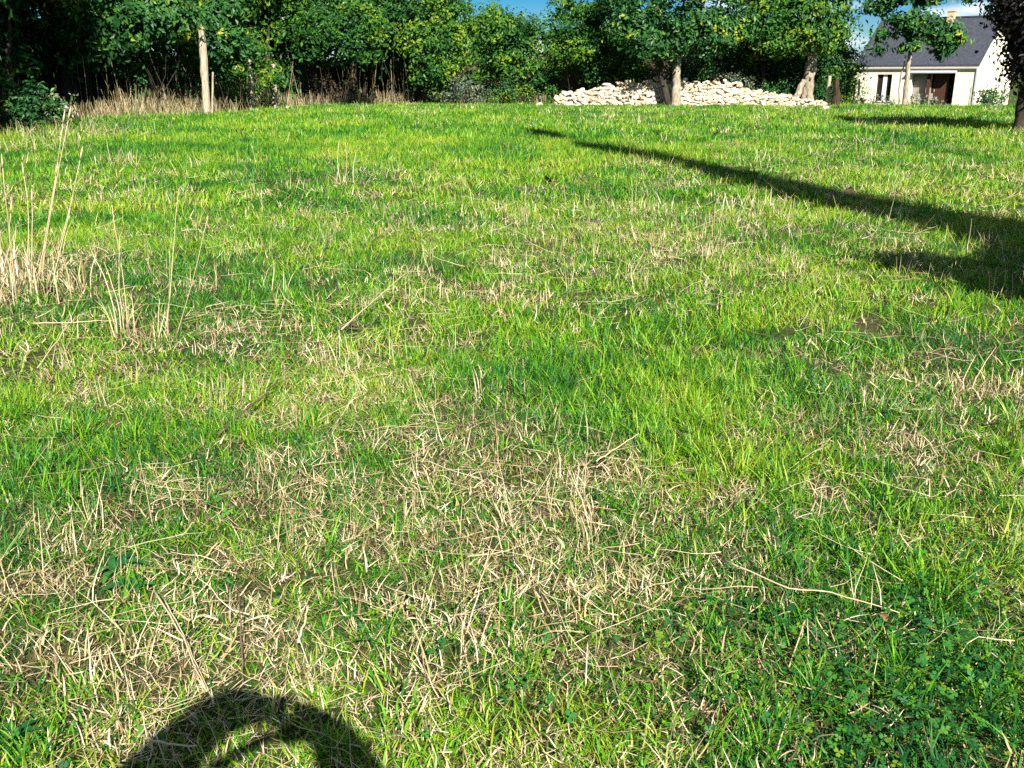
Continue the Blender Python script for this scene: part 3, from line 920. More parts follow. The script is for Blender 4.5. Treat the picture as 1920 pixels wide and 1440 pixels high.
# ------------------------------------------------------------------ house
HA, HB = at(1825, 195, 66.0)[:2], at(1597, 190, 71.3)[:2]
HL = float(np.linalg.norm(HB - HA))
hu = (HB - HA) / HL
hn = np.array([-hu[1], hu[0]])
if np.dot(hn, -HA) < 0:
    hn = -hn
hv = -hn                                                   # into the house
HZ = -0.55
house = empty("house", (HA[0], HA[1], HZ), "cream rendered bungalow with a steep dark slate roof at far right", "house")
HM = np.array([[hu[0], hv[0], 0], [hu[1], hv[1], 0], [0, 0, 1]])
M_RENDER = plain("cream_render", (0.76, 0.69, 0.54), 0.9, 0.1, 0.05, 1.2, 0.0)
M_SLATE = noise_mat("slate", [(0.3, (0.030, 0.034, 0.045)), (0.7, (0.062, 0.068, 0.085))], 6, rough=0.55, bump=0.3, bscale=20, spec=0.4)
M_FRAME = plain("white_frame", (0.75, 0.75, 0.72), 0.5)
M_GLASSD = plain("dark_glass", (0.02, 0.018, 0.02), 0.1, 0.6, 0.1)
M_WOOD = noise_mat("brown_wood", [(0.3, (0.035, 0.016, 0.009)), (0.7, (0.09, 0.04, 0.022))], 6, stretch=(4, 4, 0.5), bump=0.3)
M_ZINC = plain("zinc", (0.42, 0.45, 0.48), 0.45, 0.4)
M_TAUPE = plain("taupe_shutter", (0.30, 0.26, 0.22), 0.7, 0.3, 0.1, 3, 0)
EH, DEP, RH = 2.62, 8.4, 5.75


def hbox(name, u0, u1, v0, v1, z0, z1, mat, parent=None, mb=None):
    c = HM @ np.array([(u0 + u1) / 2, (v0 + v1) / 2, (z0 + z1) / 2])
    t = mb or MB()
    t.box(c, (u1 - u0, v1 - v0, z1 - z0), HM)
    if mb is None:
        return t.build(name, mat, parent or house)


def hu_of(px):
    """distance along the facade where the photograph column px meets it"""
    d = ray(px, 160)[:2]
    A = np.array([[d[0], -hu[0]], [d[1], -hu[1]]])
    return float(np.linalg.solve(A, HA)[1])


u_w0, u_w1 = hu_of(1671), hu_of(1643)          # window
u_p0, u_p1 = hu_of(1789), hu_of(1708)          # porch
wall = MB()
hbox("", 0, u_p0, 0, 0.3, 0, EH, None, mb=wall)
hbox("", u_p0, u_p1, 0, 0.3, 2.25, EH, None, mb=wall)
hbox("", u_p1, u_w0, 0, 0.3, 0, EH, None, mb=wall)
hbox("", u_w0, u_w1, 0, 0.3, 2.12, EH, None, mb=wall)
hbox("", u_w0, u_w1, 0, 0.3, 0, 0.35, None, mb=wall)
hbox("", u_w1, HL, 0, 0.3, 0, EH, None, mb=wall)
hbox("", u_p0 - 0.25, u_p0, 0.303, 1.8, 0, EH - 0.1, None, mb=wall)
hbox("", u_p1, u_p1 + 0.25, 0.303, 1.8, 0, EH - 0.1, None, mb=wall)
wall.build("wall", M_RENDER, house)
# gables with their pointed tops
for nm, u0 in (("gable", 0.0), ("gable", HL - 0.3)):
    pts = []
    for uu in (u0 + 0.002, u0 + 0.298):
        for (vv, zz) in ((0.302, 0), (DEP, 0), (DEP, EH), (DEP / 2, RH - 0.12), (0.302, EH + 0.05)):
            pts.append(HM @ np.array([uu, vv, zz]))
    q = [(0, 1, 6, 5), (1, 2, 7, 6), (2, 3, 8, 7), (3, 4, 9, 8), (4, 0, 5, 9)]
    me = MB()
    me.add(pts, q, [(0, 4, 3), (0, 3, 1), (1, 3, 2), (5, 8, 9), (5, 6, 8), (6, 7, 8)])
    me.build(nm, M_RENDER, house)
hbox("back_wall", 0.3, HL - 0.3, DEP - 0.3, DEP - 0.002, 0, EH, M_RENDER)
# roof: two slopes with thickness, small overhang
roof = MB()
for sgn in (0, 1):
    v0, v1 = (-0.1, DEP / 2) if sgn == 0 else (DEP + 0.1, DEP / 2)
    zl = EH - 0.1 * (RH - EH) / (DEP / 2) + 0.06
    pts = [HM @ np.array([uu, vv, zz]) for uu in (-0.06, HL + 0.06) for (vv, zz) in ((v0, zl), (v1, RH), (v1, RH + 0.14), (v0, zl + 0.14))]
    roof.add(pts, [(0, 1, 2, 3), (4, 7, 6, 5), (0, 4, 5, 1), (3, 2, 6, 7), (0, 3, 7, 4), (1, 5, 6, 2)])
ro = roof.build("roof", M_SLATE, house)
hbox("ridge_cap", -0.07, HL + 0.07, DEP / 2 - 0.12, DEP / 2 + 0.12, RH + 0.11, RH + 0.2, M_SLATE, ro)
# courses of slates as thin raised lines on the slope that faces the field
M_SLATE2 = noise_mat("slate_edge", [(0.3, (0.035, 0.038, 0.05)), (0.7, (0.07, 0.076, 0.09))], 8, rough=0.5, bump=0.2, spec=0.4)
uc = hu_of(1733)
ch = MB()
hbox("", uc - 0.2, uc + 0.25, DEP / 2 - 0.5, DEP / 2 + 0.1, RH - 0.5, RH + 0.5, None, mb=ch)
hbox("", uc - 0.25, uc + 0.3, DEP / 2 - 0.55, DEP / 2 + 0.15, RH + 0.503, RH + 0.58, None, mb=ch)
ch.build("chimney", plain("chimney_brick", (0.55, 0.40, 0.24), 0.9), ro)
hbox("gutter", -0.05, HL + 0.05, -0.2, -0.105, EH - 0.12, EH - 0.02, plain("beige_gutter", (0.50, 0.45, 0.36)))
hbox("downpipe", -0.01, 0.08, -0.09, -0.004, 0, EH - 0.2, M_ZINC)
# window: two dark leaves with a white mullion
win = hbox("window", u_w0, u_w1, 0.2, 0.23, 0.35, 2.12, M_GLASSD)
um = (u_w0 + u_w1) / 2
for uu in (u_w0 + 0.03, um, u_w1 - 0.03):
    wd = 0.26 if uu == um else 0.06
    hbox("frame", uu - wd / 2, uu + wd / 2, 0.14, 0.198, 0.35, 2.12, M_FRAME if uu == um else M_WOOD, win)
hbox("sill", u_w0 - 0.08, u_w1 + 0.08, -0.06, 0.14, 0.27, 0.347, M_FRAME, win)
# porch: recess with shutter, brown door and a pale canopy
hbox("porch_back", u_p0 + 1.6, u_p1, 0.4, 0.5, 0, EH, M_TAUPE)
hbox("porch_panel", u_p0 + (u_p1 - u_p0) * 0.5, u_p1 - 0.1, 0.3, 0.36, 0.2, 0.9, plain("taupe_panel", (0.36, 0.31, 0.26), 0.8))
dr = hbox("door", u_p0 + 0.5, u_p0 + 1.5, 0.45, 0.52, 0, 2.2, M_WOOD)
hbox("handle", u_p0 + 1.36, u_p0 + 1.40, 0.41, 0.449, 1.0, 1.15, M_ZINC, dr)
hbox("porch_post", u_p0 + 1.6, u_p0 + 1.78, -0.02, 0.16, 0, 2.24, M_WOOD)
pts = [HM @ np.array([uu, vv, zz]) for uu in (u_p0 - 0.1, u_p1 + 0.2) for (vv, zz) in ((-0.34, 2.2), (-0.01, 2.32), (-0.01, 2.4), (-0.34, 2.28))]
cn = MB()
cn.add(pts, [(0, 1, 2, 3), (4, 7, 6, 5), (0, 4, 5, 1), (3, 2, 6, 7), (0, 3, 7, 4), (1, 5, 6, 2)])
cn.build("canopy", M_ZINC, house)


# ------------------------------------------------------------------ the photographer (stands at the camera, outside the picture; throws the shadow)
def skin_chain(bm_v, bm_e, rads, pts, rr, root=None):
    prev = root
    first = None
    for p_, r_ in zip(pts, rr):
        bm_v.append(p_)
        rads.append(r_)
        k = len(bm_v) - 1
        if prev is not None:
            bm_e.append((prev, k))
        prev = k
    return prev


PV, PE, PR = [], [], []
y0 = -0.46
pel = skin_chain(PV, PE, PR, [(0, y0, 0.84)], [0.135])
ch_ = skin_chain(PV, PE, PR, [(0, y0, 1.0), (0, y0 - 0.01, 1.14), (0, y0, 1.25)], [0.125, 0.135, 0.125], pel)
hd = skin_chain(PV, PE, PR, [(0, y0 + 0.01, 1.335), (0, y0 + 0.03, 1.39), (0, y0 + 0.05, 1.46), (0, y0 + 0.04, 1.53)], [0.05, 0.06, 0.085, 0.06], ch_)
hands = {}
for s, sh, el, wr, kn in ((-1, (-0.18, y0 + 0.03, 1.24), (-0.38, -0.10, 1.41), (-0.185, -0.02, 1.60), (-0.085, -0.01, 1.575)),
                          (1, (0.18, y0 + 0.03, 1.24), (0.18, -0.15, 1.36), (0.085, -0.04, 1.52), (0.035, -0.02, 1.56))):
    sh_i = skin_chain(PV, PE, PR, [sh], [0.075], ch_)
    mid = tuple((np.array(sh) + np.array(el)) / 2)
    mid2 = tuple((np.array(el) + np.array(wr)) / 2)
    wi = skin_chain(PV, PE, PR, [mid, el, mid2, wr, kn], [0.09, 0.092, 0.088, 0.066, 0.055], sh_i)
    for f in range(4):
        b_ = np.array(kn) + np.array([-s * 0.012, 0.005, 0.028 - f * 0.017])
        c_ = b_ + np.array([-s * (0.030 - 0.003 * abs(f - 1)), 0.012, 0.0])
        d_ = c_ + np.array([-s * 0.018, -0.004, -0.004])
        skin_chain(PV, PE, PR, [tuple(b_), tuple(c_), tuple(d_)], [0.009, 0.008, 0.007], wi)
    t0 = np.array(kn) + np.array([0, -0.02, -0.02])
    skin_chain(PV, PE, PR, [tuple(t0), tuple(t0 + np.array([-s * 0.03, -0.012, 0.0]))], [0.011, 0.009], wi)
for s in (-1, 1):
    skin_chain(PV, PE, PR, [(s * 0.09, y0, 0.78), (s * 0.10, y0 + 0.02, 0.45), (s * 0.105, y0 - 0.01, 0.10), (s * 0.11, y0 + 0.0, 0.045), (s * 0.13, y0 + 0.14, 0.035)],
               [0.095, 0.062, 0.045, 0.045, 0.036], pel)
pm = bpy.data.meshes.new("body")
pm.from_pydata(PV, PE, [])
m, N, L, out = new_mat("clothes_and_skin")
p = N.new('ShaderNodeBsdfPrincipled')
p.inputs['Roughness'].default_value = 0.85
tc = N.new('ShaderNodeTexCoord')
sp = N.new('ShaderNodeSeparateXYZ')
L.new(tc.outputs['Object'], sp.inputs[0])
rz = ramp(N, [(0.0, (0.03, 0.04, 0.07)), (0.5, (0.03, 0.04, 0.07)), (0.505, (0.06, 0.06, 0.055)), (1.0, (0.06, 0.06, 0.055))])
dv = N.new('ShaderNodeMath'); dv.operation = 'DIVIDE'; dv.inputs[1].default_value = 1.65
L.new(sp.outputs['Z'], dv.inputs[0]); L.new(dv.outputs[0], rz.inputs['Fac'])


def near(pt, rad):
    d_ = N.new('ShaderNodeVectorMath'); d_.operation = 'DISTANCE'; d_.inputs[1].default_value = pt
    c_ = N.new('ShaderNodeMath'); c_.operation = 'LESS_THAN'; c_.inputs[1].default_value = rad
    L.new(tc.outputs['Object'], d_.inputs[0]); L.new(d_.outputs['Value'], c_.inputs[0])
    return c_.outputs[0]


ad_ = N.new('ShaderNodeMath'); ad_.operation = 'ADD'; ad_.use_clamp = True
L.new(near((-0.03, 0.0, 1.57), 0.12), ad_.inputs[0]); L.new(near((0, y0 + 0.04, 1.48), 0.17), ad_.inputs[1])
mk_ = N.new('ShaderNodeMixRGB'); mk_.inputs['Color2'].default_value = (0.45, 0.28, 0.20, 1)
L.new(ad_.outputs[0], mk_.inputs['Fac']); L.new(rz.outputs['Color'], mk_.inputs['Color1']); L.new(mk_.outputs['Color'], p.inputs['Base Color'])
L.new(p.outputs[0], out.inputs['Surface'])
pm.materials.append(m)
person = empty("person", (0, y0, 0), "person in dark jacket outside the frame, arms raised, casting the arched shadow", "person")
body = bpy.data.objects.new("body", pm)
COL.objects.link(body)
body.parent = person
body.location = (0, -y0, 0)
sk = body.modifiers.new("skin", 'SKIN')
for k, r_ in enumerate(PR):
    sv = pm.skin_vertices[0].data[k]
    sv.radius = (r_, r_)
    sv.use_root = (k == 0)
sb = body.modifiers.new("subsurf", 'SUBSURF')
sb.levels = sb.render_levels = 1
hair = MB()
for k in range(7):
    a = -0.6 + k * 0.35
    hair.tube([(0, 0.03 + 0.10 * math.cos(a) * 0.2, 1.565 - 0.01 * k), (0.0, -0.03, 1.55 - 0.015 * k), (0.02 * (k - 3), -0.07, 1.44)], [0.06, 0.085, 0.05], 8)
hair.build("hair", plain("brown_hair", (0.05, 0.03, 0.018), 0.6), person, smooth=True)
# compact camera in the hands, its lens just behind the viewpoint
cmr = MB()
cmr.box((0, -0.055, 1.55), (0.10, 0.026, 0.062))
co = cmr.build("compact_camera", plain("black_plastic", (0.03, 0.03, 0.03), 0.4), None)
tag(co, "black compact camera held up by the photographer, outside the frame", "camera")
ln = MB()
ln.tube([(0, -0.042, 1.55), (0, -0.03, 1.55)], [0.02, 0.018], 16)
ln.build("lens", plain("lens_black", (0.02, 0.02, 0.02), 0.2), co)
st = MB()  # unseen strap, made up and bowed left to cast the shadow's inner band
for k in range(9):
    t0, t1 = k / 9, (k + 1) / 9
    f_ = lambda t: np.array([-0.05 - 0.20 * math.sin(math.pi * min(1, t * 1.15)) ** 0.9, -0.06 - 0.36 * t, 1.545 - 0.16 * t - 0.10 * math.sin(math.pi * t) * 0.3])
    A_, B_ = f_(t0), f_(t1)
    w_ = np.array([0.026, 0, 0.0])
    st.add([A_ - w_, A_ + w_, B_ + w_, B_ - w_, A_ - w_ + (0, 0, .003), A_ + w_ + (0, 0, .003), B_ + w_ + (0, 0, .003), B_ - w_ + (0, 0, .003)],
           [(0, 1, 2, 3), (4, 7, 6, 5), (0, 4, 5, 1), (3, 2, 6, 7)])
st.build("shadow_strap", plain("strap_black", (0.03, 0.03, 0.03), 0.8), co)


# ------------------------------------------------------------------ grass
def blades(n, rad, length, width, tilt, bend, segs, rng, zbase=0.0, tint=(0, 1), square=False):
    """strap-like blades rising from a small disc; tilt and bend in radians from the vertical"""
    a0 = rng.random(n) * 2 * math.pi
    rr = rad * np.sqrt(rng.random(n))
    bx, by = rr * np.cos(a0), rr * np.sin(a0)
    az = rng.random(n) * 2 * math.pi
    L_ = rng.uniform(*length, n)
    W_ = rng.uniform(*width, n)
    t0 = rng.uniform(*tilt, n)
    tb = rng.uniform(*bend, n)
    kink = rng.normal(size=(n, segs + 1)) * 0.2
    side = az + math.pi / 2 + rng.normal(size=n) * 0.5
    P = np.stack([bx, by, np.full(n, zbase)], 1)
    V = np.zeros((n, (segs + 1) * 2, 3))
    azk = az.copy()
    for k in range(segs + 1):
        f = k / segs
        w = W_ * (1.0 - 0.85 * f ** 2.2) * 0.5
        sd = np.stack([np.cos(side), np.sin(side), np.zeros(n)], 1) * w[:, None]
        V[:, 2 * k] = P - sd
        V[:, 2 * k + 1] = P + sd
        ti = t0 + tb * f
        azk = azk + kink[:, k]
        st_ = np.stack([np.sin(ti) * np.cos(azk), np.sin(ti) * np.sin(azk), np.cos(ti)], 1) * (L_ / segs)[:, None]
        P = P + st_
        P[:, 2] = np.maximum(P[:, 2], 0.004 + 0.012 * rng.random(n))
    m = (segs + 1) * 2
    base = np.arange(n)[:, None] * m
    q = np.concatenate([base + np.array([2 * k, 2 * k + 1, 2 * k + 3, 2 * k + 2]) for k in range(segs)], 0)
    tn = np.repeat(rng.uniform(*tint, n), m)
    return V.reshape(-1, 3), q, tn


def clover(n, rad, size, rng):
    V, T, tn = [], [], []
    for k in range(n):
        a0, rr = rng.random() * 6.28, rad * math.sqrt(rng.random())
        c = np.array([rr * math.cos(a0), rr * math.sin(a0), rng.uniform(0.015, 0.05)])
        s = size * rng.uniform(0.7, 1.3)
        h = rng.random() * 6.28
        tilt = rng.normal(size=2) * 0.35
        t = rng.random()
        for j in range(3):
            a = h + j * 2.094
            d = np.array([math.cos(a), math.sin(a), 0])
            w = np.array([-d[1], d[0], 0])
            pts = [c, c + d * s * 0.55 + w * s * 0.48, c + d * s * 1.0 + w * s * 0.25, c + d * s * 0.9, c + d * s * 1.0 - w * s * 0.25, c + d * s * 0.55 - w * s * 0.48]
            b = len(V)
            for p_ in pts:
                q_ = p_ - c
                V.append(p_ + np.array([0, 0, q_[0] * tilt[0] + q_[1] * tilt[1]]))
                tn.append(t)
            T += [(b, b + 3, b + 1), (b + 1, b + 3, b + 2), (b, b + 5, b + 3), (b + 5, b + 4, b + 3)]
    return np.array(V), np.array(T), np.array(tn)


def clump_objs(kind, lod, count, mat, seed):
    out = []
    for k in range(count):
        rng = np.random.default_rng(seed + k)
        parts = []
        if kind == "green":
            prm = {0: (44, 0.08, (0.02, 0.07), (0.0026, 0.0055), 3), 1: (34, 0.11, (0.04, 0.10), (0.004, 0.007), 2), 2: (44, 0.22, (0.05, 0.12), (0.007, 0.013), 2), 3: (60, 0.5, (0.06, 0.14), (0.018, 0.034), 1)}[lod]
            parts.append(blades(prm[0], prm[1], prm[2], prm[3], (0.3, 1.25), (0.2, 1.1), prm[4], rng))
        elif kind == "lush":
            prm = {0: (30, 0.05, (0.06, 0.15), (0.003, 0.006), 4), 1: (32, 0.09, (0.07, 0.16), (0.004, 0.0075), 3), 2: (40, 0.2, (0.08, 0.17), (0.007, 0.014), 2), 3: (54, 0.45, (0.09, 0.18), (0.018, 0.034), 1)}[lod]
            parts.append(blades(prm[0], prm[1], prm[2], prm[3], (0.05, 0.7), (0.2, 1.2), prm[4], rng))
        elif kind == "straw":
            prm = {0: (22, 0.10, (0.015, 0.075), (0.0018, 0.0048), 3), 1: (24, 0.15, (0.03, 0.09), (0.003, 0.006), 2), 2: (34, 0.3, (0.05, 0.13), (0.005, 0.010), 2), 3: (40, 0.6, (0.07, 0.16), (0.012, 0.024), 1)}[lod]
            n1 = int(prm[0] * 0.7)
            parts.append(blades(n1, prm[1], prm[2], prm[3], (0.8, 1.6), (-0.5, 0.9), prm[4], rng, 0.02))
            parts.append(blades(prm[0] - n1, prm[1], prm[2], prm[3], (0.1, 0.8), (0.1, 1.0), prm[4], rng))
        elif kind == "stand":
            prm = {0: (7, 0.06, (0.10, 0.2), (0.002, 0.0038), 4), 1: (7, 0.1, (0.10, 0.22), (0.003, 0.005), 3), 2: (9, 0.2, (0.12, 0.26), (0.005, 0.009), 2), 3: (10, 0.45, (0.14, 0.3), (0.010, 0.018), 2)}[lod]
            parts.append(blades(prm[0], prm[1], prm[2], prm[3], (0.0, 0.5), (-0.1, 0.6), prm[4], rng))
        V, Q, T, n = [], [], [], 0
        if kind == "clover":
            v, t_, tn = clover(16, 0.10, 0.0085, rng)
            out.append(mesh("clover_patch", v, t_, mat, tint=tn, link=False))
            continue
        for v, q, tn in parts:
            V.append(v); Q.append(q + n); T.append(tn); n += len(v)
        out.append(mesh(kind + "_clump", np.vstack(V), np.vstack(Q), mat, tint=np.concatenate(T), link=False))
    return out


def scatter(name, pts, scale, shade, objs, rng, lean=0.12, realize=False):
    """one object whose geometry-node tree sets a tuft on every vertex"""
    n = len(pts)
    me = bpy.data.meshes.new(name)
    me.vertices.add(n)
    me.vertices.foreach_set("co", np.asarray(pts, np.float32).ravel())
    rot = np.stack([rng.normal(size=n) * lean, rng.normal(size=n) * lean, rng.random(n) * 6.2832], 1)
    for nm, tp, data, key in (("rot", 'FLOAT_VECTOR', rot, "vector"), ("scl", 'FLOAT', scale, "value"), ("shade", 'FLOAT', shade, "value"),
                              ("pick", 'INT', rng.integers(0, len(objs), n), "value")):
        a = me.attributes.new(nm, tp, 'POINT')
        a.data.foreach_set(key, np.ascontiguousarray(np.asarray(data, np.int32 if tp == 'INT' else np.float32)).ravel())
    ob = bpy.data.objects.new(name, me)
    COL.objects.link(ob)
    c = bpy.data.collections.new(name + "_tufts")
    for o in objs:
        c.objects.link(o)
    g = bpy.data.node_groups.new(name, 'GeometryNodeTree')
    g.interface.new_socket("Geometry", in_out='INPUT', socket_type='NodeSocketGeometry')
    g.interface.new_socket("Geometry", in_out='OUTPUT', socket_type='NodeSocketGeometry')
    N, L = g.nodes, g.links
    gi, go = N.new('NodeGroupInput'), N.new('NodeGroupOutput')
    iop = N.new('GeometryNodeInstanceOnPoints')
    ci = N.new('GeometryNodeCollectionInfo')
    ci.inputs['Collection'].default_value = c
    ci.inputs['Separate Children'].default_value = True
    ci.inputs['Reset Children'].default_value = True
    iop.inputs['Pick Instance'].default_value = True

    def attr(nm, tp):
        k = N.new('GeometryNodeInputNamedAttribute')
        k.data_type = tp
        k.inputs['Name'].default_value = nm
        return k.outputs['Attribute']
    L.new(gi.outputs[0], iop.inputs['Points'])
    L.new(ci.outputs[0], iop.inputs['Instance'])
    L.new(attr("pick", 'INT'), iop.inputs['Instance Index'])
    e2r = N.new('FunctionNodeEulerToRotation')
    L.new(attr("rot", 'FLOAT_VECTOR'), e2r.inputs[0])
    L.new(e2r.outputs[0], iop.inputs['Rotation'])
    L.new(attr("scl", 'FLOAT'), iop.inputs['Scale'])
    last = iop.outputs[0]
    if realize:
        rl = N.new('GeometryNodeRealizeInstances')
        L.new(last, rl.inputs[0])
        last = rl.outputs[0]
    L.new(last, go.inputs[0])
    md = ob.modifiers.new("grass", 'NODES')
    md.node_group = g
    return ob


# where the photograph shows straw (+) and lush green (-): pixel of the centre, radius in metres on the ground, amount
PATCH = [(880, 920, 0.55, 0.55), (960, 980, 0.35, 0.3), (800, 1080, 0.6, 0.25), (150, 1220, 0.55, 0.4), (60, 1100, 0.4, 0.3), (520, 1180, 0.45, 0.3), (1000, 1120, 0.4, 0.25),
         (560, 720, 0.7, 0.25), (1150, 480, 1.8, 0.28), (900, 560, 1.0, 0.25), (1330, 470, 1.0, 0.2), (1800, 700, 0.6, 0.3), (1750, 860, 0.6, 0.2), (1480, 1110, 0.35, 0.2),
         (700, 380, 2.0, 0.15), (240, 640, 0.8, 0.25), (80, 520, 0.9, 0.35), (60, 270, 2.0, 0.3), (1350, 345, 2.0, 0.1), (1450, 320, 2.0, 0.2), (850, 1300, 0.4, 0.2), (350, 1300, 0.3, 0.25),
         (1100, 720, 0.8, -0.4), (1250, 800, 0.6, -0.4), (1350, 620, 1.2, -0.35), (1000, 640, 0.7, -0.2), (150, 820, 0.8, -0.45), (360, 850, 0.5, -0.3), (120, 640, 0.5, -0.2),
         (350, 270, 5, -0.45), (700, 240, 6, -0.4), (900, 260, 5, -0.3), (300, 420, 2.5, -0.3), (620, 500, 1.5, -0.2), (1750, 1330, 0.5, -0.3), (1600, 1400, 0.4, -0.25), (1880, 1180, 0.4, -0.2),
         (1550, 1000, 0.5, -0.25), (1700, 560, 1.2, -0.15), (950, 330, 3, -0.25), (1800, 1100, 0.4, -0.2), (230, 1090, 0.25, -0.4), (40, 1400, 0.3, -0.5)]
PW = np.array([[*on_ground(a, b)[:2], r, s] for a, b, r, s in PATCH])


def straw_share(x, y):
    s = 0.50 + (vnoise(x, y, 0.3, 31, 3) - 0.5) * 0.6 + (vnoise(x, y, 1.9, 41, 2) - 0.5) * 0.35
    for cx, cy, r, a in PW:
        s = s + 0.8 * a * np.exp(-((x - cx) ** 2 + (y - cy) ** 2 * 0.6) / (r * r))
    s = s - 0.22 * sstep(11, 22, y)
    return np.clip(s, 0.06, 0.93)


def field_points(r0, r1, dens, rng, spread=36.0, inner=0.0):
    """random points of the field between two distances from the camera"""
    a = math.radians(spread)
    b = math.radians(inner)
    n = int(dens * (r1 * r1 - r0 * r0) * (a - b))
    r = np.sqrt(r0 * r0 + (r1 * r1 - r0 * r0) * rng.random(n))
    t = (b + rng.random(n) * (a - b)) * np.where(rng.random(n) < 0.5, -1, 1)
    x, y = r * np.sin(t), r * np.cos(t)
    k = np.ones(n, bool)
    k &= ~((y < 53.5) & (x < edge_x(y) - 0.2))
    k &= ~((y >= 47) & (x <= 3.5) & (y > np.interp(x, EDGE[5:, 0], EDGE[5:, 1]) + 0.1))
    k &= ~((y > 50.9) & (x > 2) & (x < 15.5))
    k &= ~((y > 63) & (x > 24))
    return x[k], y[k]


RINGS = [(0, 1.15, 5.2, 330), (1, 4.6, 12.0, 105), (2, 10.8, 27.0, 26), (3, 24.5, 64.0, 7.5)]
mats = {"green": M_GRASS, "lush": M_GRASS, "straw": M_STRAW, "stand": M_STRAW}
tufts = {}
for lod, r0, r1, dens in RINGS:
    rng = np.random.default_rng(900 + lod)
    x, y = field_points(r0, r1, dens, rng, 36.0 if lod < 2 else 46.0)
    if lod == 1:                                  # the field goes on beside and behind the photographer
        xo, yo = field_points(0.3, 12.0, 100, rng, 110.0, 35.5)
        xi, yi = field_points(0.25, 1.2, 70, rng, 36.0)
        x, y = np.concatenate([x, xo, xi]), np.concatenate([y, yo, yi])
    s = straw_share(x, y)
    u = rng.random(len(x))
    big = vnoise(x, y, 1.6, 55, 2)
    lush_p = np.clip(0.10 + 0.9 * (0.42 - s), 0.04, 0.6) * (1 - 0.75 * np.exp(-((x - 1.35) ** 2 + (y - 2.1) ** 2) / 0.8))
    is_straw = u < s * (0.57, 0.52, 0.48, 0.46)[lod]
    is_lush = (~is_straw) & (rng.random(len(x)) < lush_p)
    is_stand = is_straw & (rng.random(len(x)) < 0.10)
    is_straw &= ~is_stand
    is_green = ~(is_straw | is_lush | is_stand)
    names = {0: "at the photographer's feet", 1: "in the near field", 2: "in the middle of the field", 3: "in the far field"}[lod]
    for kind, sel in (("green", is_green), ("lush", is_lush), ("straw", is_straw), ("stand", is_stand)):
        xs_, ys_ = x[sel], y[sel]
        n = len(xs_)
        if not n:
            continue
        P = np.stack([xs_, ys_, gz(xs_, ys_) - 0.004], 1)
        cool = vnoise(xs_, ys_, 0.9, 63, 3) - 0.5
        if kind in ("green", "lush"):
            shade = 0.0 + cool * 1.15 + rng.normal(size=n) * 0.10 + (0, 0.04, 0.07, 0.06)[lod] + ((vnoise(xs_, ys_, 3.0, 67, 3) - 0.5) * 0.9 if lod >= 2 else 0)
        else:
            shade = 0.09 + rng.normal(size=n) * 0.22 + cool * 0.3
        scale = np.clip(rng.normal(1.0, 0.16, n), 0.6, 1.5)
        key = (kind, lod)
        objs = clump_objs(kind, lod, 7, mats[kind], 1000 + lod * 100 + hash(kind) % 1 + {"green": 0, "lush": 20, "straw": 40, "stand": 60}[kind])
        nm = {"green": "short_grass", "lush": "lush_grass", "straw": "cut_straw", "stand": "standing_straw"}[kind]
        lab = {"green": "short green grass ", "lush": "longer lush green grass ", "straw": "pale cut straw lying ", "stand": "thin upright dry blades "}[kind] + names
        tag(scatter(nm, P, scale, shade, objs, rng, realize=lod == 0), lab, "grass" if kind in ("green", "lush") else "straw", kind="stuff")

# brown matted thatch between the blades near the camera
rng = np.random.default_rng(940)
x, y = field_points(1.15, 5.6, 190, rng)
P = np.stack([x, y, gz(x, y) - 0.012], 1)
tag(scatter("thatch", P, np.clip(rng.normal(0.9, 0.2, len(P)), 0.5, 1.4), -0.42 + rng.normal(size=len(P)) * 0.12, clump_objs("straw", 0, 5, M_STRAW, 1750), rng, 0.05),
    "brown matted thatch between the blades near the camera", "thatch", kind="stuff")

# clover and small broad leaves, mostly bottom right
rng = np.random.default_rng(950)
cx = []
for (px, py, r, n) in [(1780, 1330, 0.4, 60), (1620, 1410, 0.3, 14), (1890, 1240, 0.35, 26), (1840, 1080, 0.4, 20), (1500, 1250, 0.4, 20), (200, 840, 0.7, 18), (1300, 1330, 0.5, 15), (330, 900, 0.5, 12),
                       (20, 1400, 0.3, 14), (1250, 790, 0.6, 12), (820, 1220, 0.5, 8), (1650, 1000, 0.5, 15)]:
    c = on_ground(px, py)
    q = c[:2] + rng.normal(size=(n, 2)) * r * 0.55
    cx.append(q)
cx = np.vstack(cx)
P = np.stack([cx[:, 0], cx[:, 1], gz(cx[:, 0], cx[:, 1]) + 0.008], 1)
tag(scatter("clover", P, np.clip(rng.normal(1.1, 0.2, len(P)), 0.7, 1.6), rng.normal(size=len(P)) * 0.3, clump_objs("clover", 0, 5, M_CLOVER, 1900), rng, 0.05),
    "dark green clover low among the grass at bottom right", "clover", kind="stuff")


